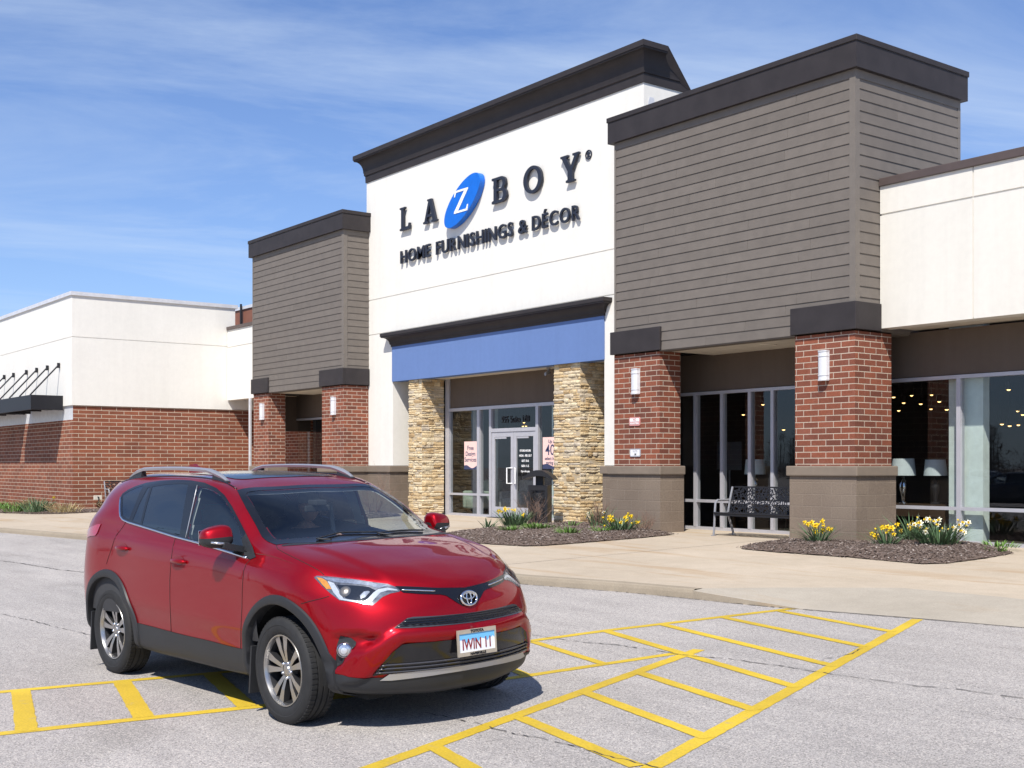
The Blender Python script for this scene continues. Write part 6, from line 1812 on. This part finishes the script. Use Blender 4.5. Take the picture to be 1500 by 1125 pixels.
# ------------------------------------------------------------------ driver
M['skin'] = mat_simple('skin', (.42, .24, .17), .55); M['shirt'] = mat_simple('black_shirt', (.012, .012, .016), .9); M['cap'] = mat_simple('grey_cap', (.16, .16, .17), .85)
M['trouser'] = mat_simple('dark_trousers', (.03, .035, .05), .9); M['hair'] = mat_simple('dark_hair', (.03, .022, .018), .7); M['eye'] = mat_simple('eye_white', (.5, .5, .5), .3)
driver = thing('person', 'driver in black shirt and grey cap at the steering wheel of the red car', 'person', mat=CARM)
def skin_body():
    J = {'pelvis': ((-.22, .37, .74), .135), 'belly': ((-.27, .37, .88), .135), 'chest': ((-.32, .37, 1.04), .15), 'neck0': ((-.34, .37, 1.17), .075), 'neck1': ((-.325, .37, 1.23), .056),
         'shL': ((-.31, .56, 1.11), .066), 'elL': ((-.10, .62, .94), .045), 'wrL': ((.24, .53, 1.07), .030), 'paL': ((.32, .515, 1.115), .034),
         'shR': ((-.31, .18, 1.11), .066), 'elR': ((-.10, .13, .94), .045), 'wrR': ((.24, .22, 1.07), .030), 'paR': ((.32, .23, 1.115), .034),
         'hiL': ((-.16, .46, .72), .095), 'knL': ((.28, .48, .76), .065), 'anL': ((.55, .47, .50), .042), 'ftL': ((.70, .47, .47), .04),
         'hiR': ((-.16, .28, .72), .095), 'knR': ((.28, .27, .76), .065), 'anR': ((.55, .28, .50), .042), 'ftR': ((.70, .28, .47), .04)}
    E_ = [('pelvis','belly'),('belly','chest'),('chest','neck0'),('neck0','neck1'),('chest','shL'),('shL','elL'),('elL','wrL'),('wrL','paL'),('chest','shR'),('shR','elR'),('elR','wrR'),('wrR','paR'),
          ('pelvis','hiL'),('hiL','knL'),('knL','anL'),('anL','ftL'),('pelvis','hiR'),('hiR','knR'),('knR','anR'),('anR','ftR')]
    # fingers curled over the rim
    for sd, y0 in (('L', .515), ('R', .23)):
        base = Vector(J['pa'+sd][0])
        for k, (dx, dz) in enumerate(((.030,.030),(.034,.014),(.034,-.004),(.030,-.022))):
            a = base + Vector((.030, (k-1.5)*.004, dz)); b = a + Vector((.030, 0, .006)); c = b + Vector((.006, (.02 if sd == 'R' else -.02), -.018))
            J[f'f{k}a{sd}'] = (tuple(a), .0095); J[f'f{k}b{sd}'] = (tuple(b), .009); J[f'f{k}c{sd}'] = (tuple(c), .0075)
            E_ += [('pa'+sd, f'f{k}a{sd}'), (f'f{k}a{sd}', f'f{k}b{sd}'), (f'f{k}b{sd}', f'f{k}c{sd}')]
        a = base + Vector((-.005, (.028 if sd == 'R' else -.028), .012)); b = a + Vector((.028, (.010 if sd == 'R' else -.010), .012))
        J['ta'+sd] = (tuple(a), .011); J['tb'+sd] = (tuple(b), .009); E_ += [('pa'+sd, 'ta'+sd), ('ta'+sd, 'tb'+sd)]
    names = list(J); me = bpy.data.meshes.new('body'); me.from_pydata([J[n][0] for n in names], [(names.index(a), names.index(b)) for a, b in E_], [])
    o = bpy.data.objects.new('body', me); COL.objects.link(o)
    md = o.modifiers.new('skin', 'SKIN'); md.use_smooth_shade = True
    sv = me.skin_vertices[0].data
    for i, n in enumerate(names): sv[i].radius = (J[n][1],)*2
    sv[0].use_root = True
    ss = o.modifiers.new('s', 'SUBSURF'); ss.levels = ss.render_levels = 2
    dg = bpy.context.evaluated_depsgraph_get(); dg.update()
    m2 = bpy.data.meshes.new_from_object(o.evaluated_get(dg)); bpy.data.objects.remove(o)
    # head with face joined on the same mesh
    bm = bmesh.new(); bm.from_mesh(m2)
    hc = Vector((-.285, .37, 1.335)); o0 = len(bm.verts)
    ret = bmesh.ops.create_uvsphere(bm, u_segments=28, v_segments=22, radius=1)
    for v in ret['verts']:
        x, y, z = v.co
        fx = .098*x*(1 + .05*z); fy = .076*y*(1 - .18*max(0, -z)); fz = .118*z
        if x > .3:
            w = math.exp(-(y/.16)**2); fx += .022*w*math.exp(-((z + .12)/.20)**2) - .010*math.exp(-((abs(y)-.38)/.16)**2)*math.exp(-((z - .12)/.12)**2) + .006*w*math.exp(-((z + .5)/.07)**2) + .012*w*math.exp(-((z + .85)/.14)**2)
        if abs(y) > .9 and abs(z) < .25 and abs(x) < .25: fy += .018*(1 if y > 0 else -1)
        v.co = hc + Vector((fx, fy, fz))
    bm.to_mesh(m2); bm.free()
    for nm in ('skin', 'shirt', 'trouser'): m2.materials.append(M[nm])
    for p in m2.polygons:
        p.use_smooth = True; c = p.center
        if c.z > 1.165: p.material_index = 0
        elif c.x > .02 and c.z > .85: p.material_index = 0
        elif c.z > .80 or c.x < -.2: p.material_index = 1
        else: p.material_index = 2
        if c.x > .1 and c.z < .85: p.material_index = 2
    m2.name = 'body'; o = bpy.data.objects.new('body', m2); COL.objects.link(o); o.parent = driver
    t = MB(); t.lathe([(.088,.0),(.090,.03),(.085,.06),(.066,.09),(.03,.106),(0,.108)], lambda u, v, h: (hc.x - .008 + u*1.12, hc.y + v*.92, hc.z + .035 + h), 28)
    P = [(hc.x + .075 + .105*math.cos(a)*1.0, hc.y + .072*math.sin(a), hc.z + .040 - .020*math.cos(a)**2) for a in [RAD(-90 + 180*i/14) for i in range(15)]]
    t.add(P + [(p[0], p[1], p[2] + .006) for p in P], [tuple(range(15))[::-1], tuple(range(15, 30))]); t.build('cap', M['cap'], driver, smooth=True, world=False, angle=50)
    t = MB()
    for sy in (-1, 1): t.sphere((hc.x + .085, hc.y + sy*.030, hc.z + .012), .011, 10, 8)
    t.build('eyes', M['eye'], driver, smooth=True, world=False)
    t = MB(); t.lathe([(.083,-.03),(.087,.0),(.088,.045)], lambda u, v, h: (hc.x - .022 + u*1.0, hc.y + v*.90, hc.z + h), 24); t.build('hair', M['hair'], driver, smooth=True, world=False)
skin_body()

# ------------------------------------------------------------------ showroom things behind the glass
def table_lamp(label, x, y, z, w=.43, h=.30, col='glass'):
    t = thing('table_lamp', label, 'lamp', (x, y, z), 'table lamps in the shop windows')
    m = MB(); m.lathe([(w/2, z + .50), (w/2*.86, z + .50 + h)], lambda a, b, c: (x + a, y + b, c), 32); m.lathe([(0, z + .50 + h - .02), (w/2*.86, z + .50 + h - .02)], lambda a, b, c: (x + a, y + b, c), 24)
    m.build('lamp_shade', M['shade'], t, smooth=True, angle=40)
    m = MB(); m.lathe([(0, z), (.09, z), (.09, z + .025), (.03, z + .04), (.035, z + .12), (.075, z + .26), (.08, z + .33), (.05, z + .40), (.02, z + .44), (.012, z + .56)], lambda a, b, c: (x + a, y + b, c), 24)
    m.build('lamp_base', M['chrome'] if col == 'glass' else M['black_metal'], t, smooth=True, angle=50)
def console(label, x0, x1, y0, y1, h):
    t = thing('console_table', label, 'table', ((x0+x1)/2, (y0+y1)/2, 0), 'dark console tables in the shop windows')
    m = MB(); m.cbox(x0, x1, y0, y1, h - .05, h, .01); m.build('tabletop', M['wood'], t)
    m = MB(); m.box(x0 + .03, x1 - .03, y0 + .03, y1 - .03, h - .22, h - .051); m.build('drawer', M['wood'], t)
    for a in (x0 + .04, x1 - .04):
        for b in (y0 + .04, y1 - .04):
            m = MB(); m.box(a - .025, a + .025, b - .025, b + .025, .006, h - .221); m.build('leg', M['wood'], t)
M['wood'] = mat_simple('dark_walnut', (.06, .035, .022), .4)
console('dark console table under two lamps in the right window', -13.6, -12.1, 18.5, 19.1, .62)
console('dark console table under the lamp behind the bench', -17.1, -16.0, 18.6, 19.1, .62)
table_lamp('table lamp with chrome base nearest the right brick pillar', -13.02, 18.62, .62)
table_lamp('table lamp with dark base right of the chrome one', -12.46, 18.75, .62, .40, .28, 'dark')
table_lamp('table lamp with pale shade above the bench', -16.55, 18.7, .62, .43, .30)
M['board'] = mat_simple('grey_board', (.09, .09, .10), .6)
st = thing('sign_stand', 'dark framed sign on a stand behind the middle window', 'sign stand', (-17.7, 19.2, 0))
m = MB(); m.cbox(-18.05, -17.35, 19.18, 19.2, 1.20, 1.80, .004); m.build('board', M['board'], st)
m = MB(); m.tube([(-17.7, 19.2, 0), (-17.7, 19.2, 1.2)], .02, 8); m.lathe([(0, .02), (.18, .015), (.18, .006)], lambda a, b, c: (-17.7 + a, 19.2 + b, c), 20); m.build('stand', M['grey_metal'], st)
M['green_fabric'] = mat_simple('pale_green_upholstery', (.30, .38, .32), .9); M['grey_fabric'] = mat_simple('grey_pattern_upholstery', (.36, .37, .36), .9, var=.3, vscale=25)
def armchair(label, x, y, mt):
    t = thing('armchair', label, 'chair', (x, y, 0), 'armchairs in the showroom')
    m = MB(); m.cbox(x - .35, x + .35, y - .35, y + .35, .12, .45, .06); m.build('seat', M[mt], t, smooth=True)
    m = MB(); m.cbox(x - .36, x + .36, y + .22, y + .42, .15, .92, .08); m.build('backrest', M[mt], t, smooth=True)
    for s_ in (-1, 1): m = MB(); m.cbox(x + s_*.42 - .07, x + s_*.42 + .07, y - .35, y + .35, .14, .62, .05); m.build('armrest', M[mt], t, smooth=True)
    for a in (-.3, .3):
        for b in (-.3, .3): m = MB(); m.tube([(x+a, y+b, 0), (x+a, y+b, .13)], .022, 6); m.build('leg', M['wood'], t)
armchair('pale green armchair behind the left entrance sidelight', -26.6, 19.2, 'green_fabric')
armchair('grey patterned armchair behind the narrow entrance sidelight', -25.5, 19.6, 'grey_fabric')
def spot():
    t = thing('spotlight', 'small warm ceiling spotlight glowing inside the showroom', 'spotlight', (0, 0, 0), 'warm spotlights on the showroom ceiling')
    m = MB(); m.lathe([(.0,.12), (.05, .12), (.06, -.02), (.055, -.02)], lambda a, b, c: (a, b - c*.35, c), 12); m.tube([(0, -.03, .1), (0, -.03, .55)], .008, 6); m.build('housing', M['black_metal'], t, world=False, smooth=True, angle=50)
    m = MB(); m.sphere((0, .007, -.015), .036, 10, 6, (1, 1, .7)); m.build('bulb', M['bulb'], t, world=False, smooth=True)
    return t
s0 = spot(); first = True
SPOTS = [(-14.9, 20.97, 2.7), (-16.19, 23.47, 2.88), (-15.49, 23.17, 2.85), (-14.13, 21.39, 2.59), (-15.54, 22.23, 2.65), (-15.01, 22.07, 2.6), (-16.04, 22.78, 2.52), (-15.57, 23.26, 2.55), (-12.75, 20.83, 2.7), (-12.18, 20.6, 2.7), (-13.64, 23.43, 2.44), (-12.99, 22.01, 2.09), (-13.39, 23.17, 2.35), (-13.38, 20.51, 2.38), (-13.19, 22.06, 2.13), (-13.4, 23.03, 2.14), (-18.61, 21.3, 2.71), (-21.32, 23.81, 2.67), (-21.42, 23.65, 2.46), (-18.58, 20.61, 2.46), (-19.67, 20.59, 2.31), (-19.69, 22.39, 2.55), (-20.69, 23.79, 2.37), (-18.72, 21.83, 2.21), (-17.97, 21.26, 2.12), (-19.54, 21.98, 2.32), (-29.61, 20.6, 2.68), (-30.1, 21.28, 2.71), (-29.6, 22.03, 2.59), (-29.25, 22.24, 2.53), (-27.58, 21.32, 2.45), (-27.43, 21.31, 2.45), (-27.46, 21.27, 2.55), (-28.21, 22.11, 2.45), (-27.97, 21.51, 2.41), (-27.38, 20.58, 2.36)]
for p in SPOTS:
    if first: s0.matrix_world = Matrix.Translation(p); s0.location = p; first = False
    else: dup(s0, TR(*p, random.uniform(0, 6)), s0['label'])

# ------------------------------------------------------------------ what the glass and the paint mirror: woods and lamp posts across the car park
M['bark'] = mat_simple('far_bare_wood', (.09, .075, .065), .9, usevar=.6)
r = random.Random(5); m = MB()
for k in range(420):
    x = r.uniform(-190, 120); y = r.uniform(-150, -105) - .1*abs(x + 40); h = r.uniform(4, 8.5); z = road_z(0, y) - .1
    m.cur = r.random(); w = r.uniform(.10, .22)
    m.add([(x - w, y, z), (x + w, y, z), (x + w*.3, y, z + h), (x - w*.3, y, z + h), (x, y - w, z), (x, y + w, z)], [(0,1,2,3), (4,5,2)])
    for q in range(90):
        a = r.uniform(0, 6.28); zz = z + h*r.uniform(.15, 1); L = r.uniform(.6, 2.2)*(1.15 - (zz-z)/h*.7); b = .012 + .012*r.random()
        dx, dy, dz = math.cos(a)*L, math.sin(a)*L, L*r.uniform(.2, 1.0)
        m.add([(x, y, zz), (x + dx*.5, y + dy*.5, zz + dz*.4), (x + dx, y + dy, zz + dz), (x + dx*.5, y + dy*.5, zz + dz*.4 + b*4)], [(0,1,2,3)])
for k in range(900):
    x = r.uniform(-190, 120); y = r.choice((r.uniform(-156, -150), r.uniform(-100, -92))) - .1*abs(x+40); z = road_z(0, y); s_ = r.uniform(.8, 2.0)
    m.cur = r.random()
    for q in range(34):
        c = Vector((x + r.gauss(0, s_), y + r.gauss(0, .8), z + abs(r.gauss(0, s_)))); a = Vector((r.gauss(0,1), r.gauss(0,1), r.gauss(0,1))).normalized()*r.uniform(.25, .8); b = Vector((r.gauss(0,1), r.gauss(0,1), r.gauss(0,1))).normalized()*r.uniform(.04, .10)
        m.add([c - a, c - b, c + a, c + b], [(0,1,2,3)])
wd = kind(m.build('far_woods', M['bark']), 'stuff'); tag(wd, 'bare brown woods across the car park, seen in the window reflections', 'woods')
lp = None
for (x, y) in ((-34, -38), (-62, -30), (-10, -52)):
    lab = {-34: 'tall dark car park lamp post mirrored in the rear side window of the car', -62: 'tall car park lamp post farthest left across the car park', -10: 'tall car park lamp post nearest the woods'}[x]
    t = thing('lamp_post', lab, 'lamp post', (x, y, road_z(x, y)), 'lamp posts across the car park')
    m = MB(); m.tube([(x, y, road_z(x, y)), (x, y, 8.2)], [.11, .07], 10); m.tube([(x, y, road_z(x, y)), (x, y, .3)], .28, 12); m.build('pole', M['black_metal'], t, smooth=True, angle=50)
    m = MB(); m.cbox(x - 1.0, x - .2, y - .2, y + .2, 8.15, 8.3, .03); m.cbox(x + .2, x + 1.0, y - .2, y + .2, 8.15, 8.3, .03); m.box(x - .25, x + .25, y - .03, y + .03, 8.2, 8.26); m.build('lamp_head', M['black_metal'], t)

# ------------------------------------------------------------------ two parked cars across the lot, mirrored in the right hand window
def recolour(root, a, b):
    for o in root.children:
        if o.type == 'MESH':
            for sl in o.material_slots:
                if sl.material == a: sl.link = 'OBJECT'; sl.material = b
        recolour(o, a, b)
for nm, c, x, y, rz, lab in (('dark_blue_paint', (.012, .022, .05), -31.5, -17.0, RAD(155), 'dark blue car parked across the lot, mirrored in the right window'), ('white_paint', (.7, .7, .7), -48, -43, RAD(20), 'white car parked farther across the lot, mirrored in the right window')):
    pm, nt, bs, out = new_mat(nm); bs.inputs['Base Color'].default_value = rgba(c); bs.inputs['Roughness'].default_value = .35; bs.inputs['Coat Weight'].default_value = 1
    q = dup(car, Matrix.Translation((x, y, road_z(x, y))) @ Matrix.Rotation(rz, 4, 'Z'), lab)
    recolour(q, M['paint_red'], pm)
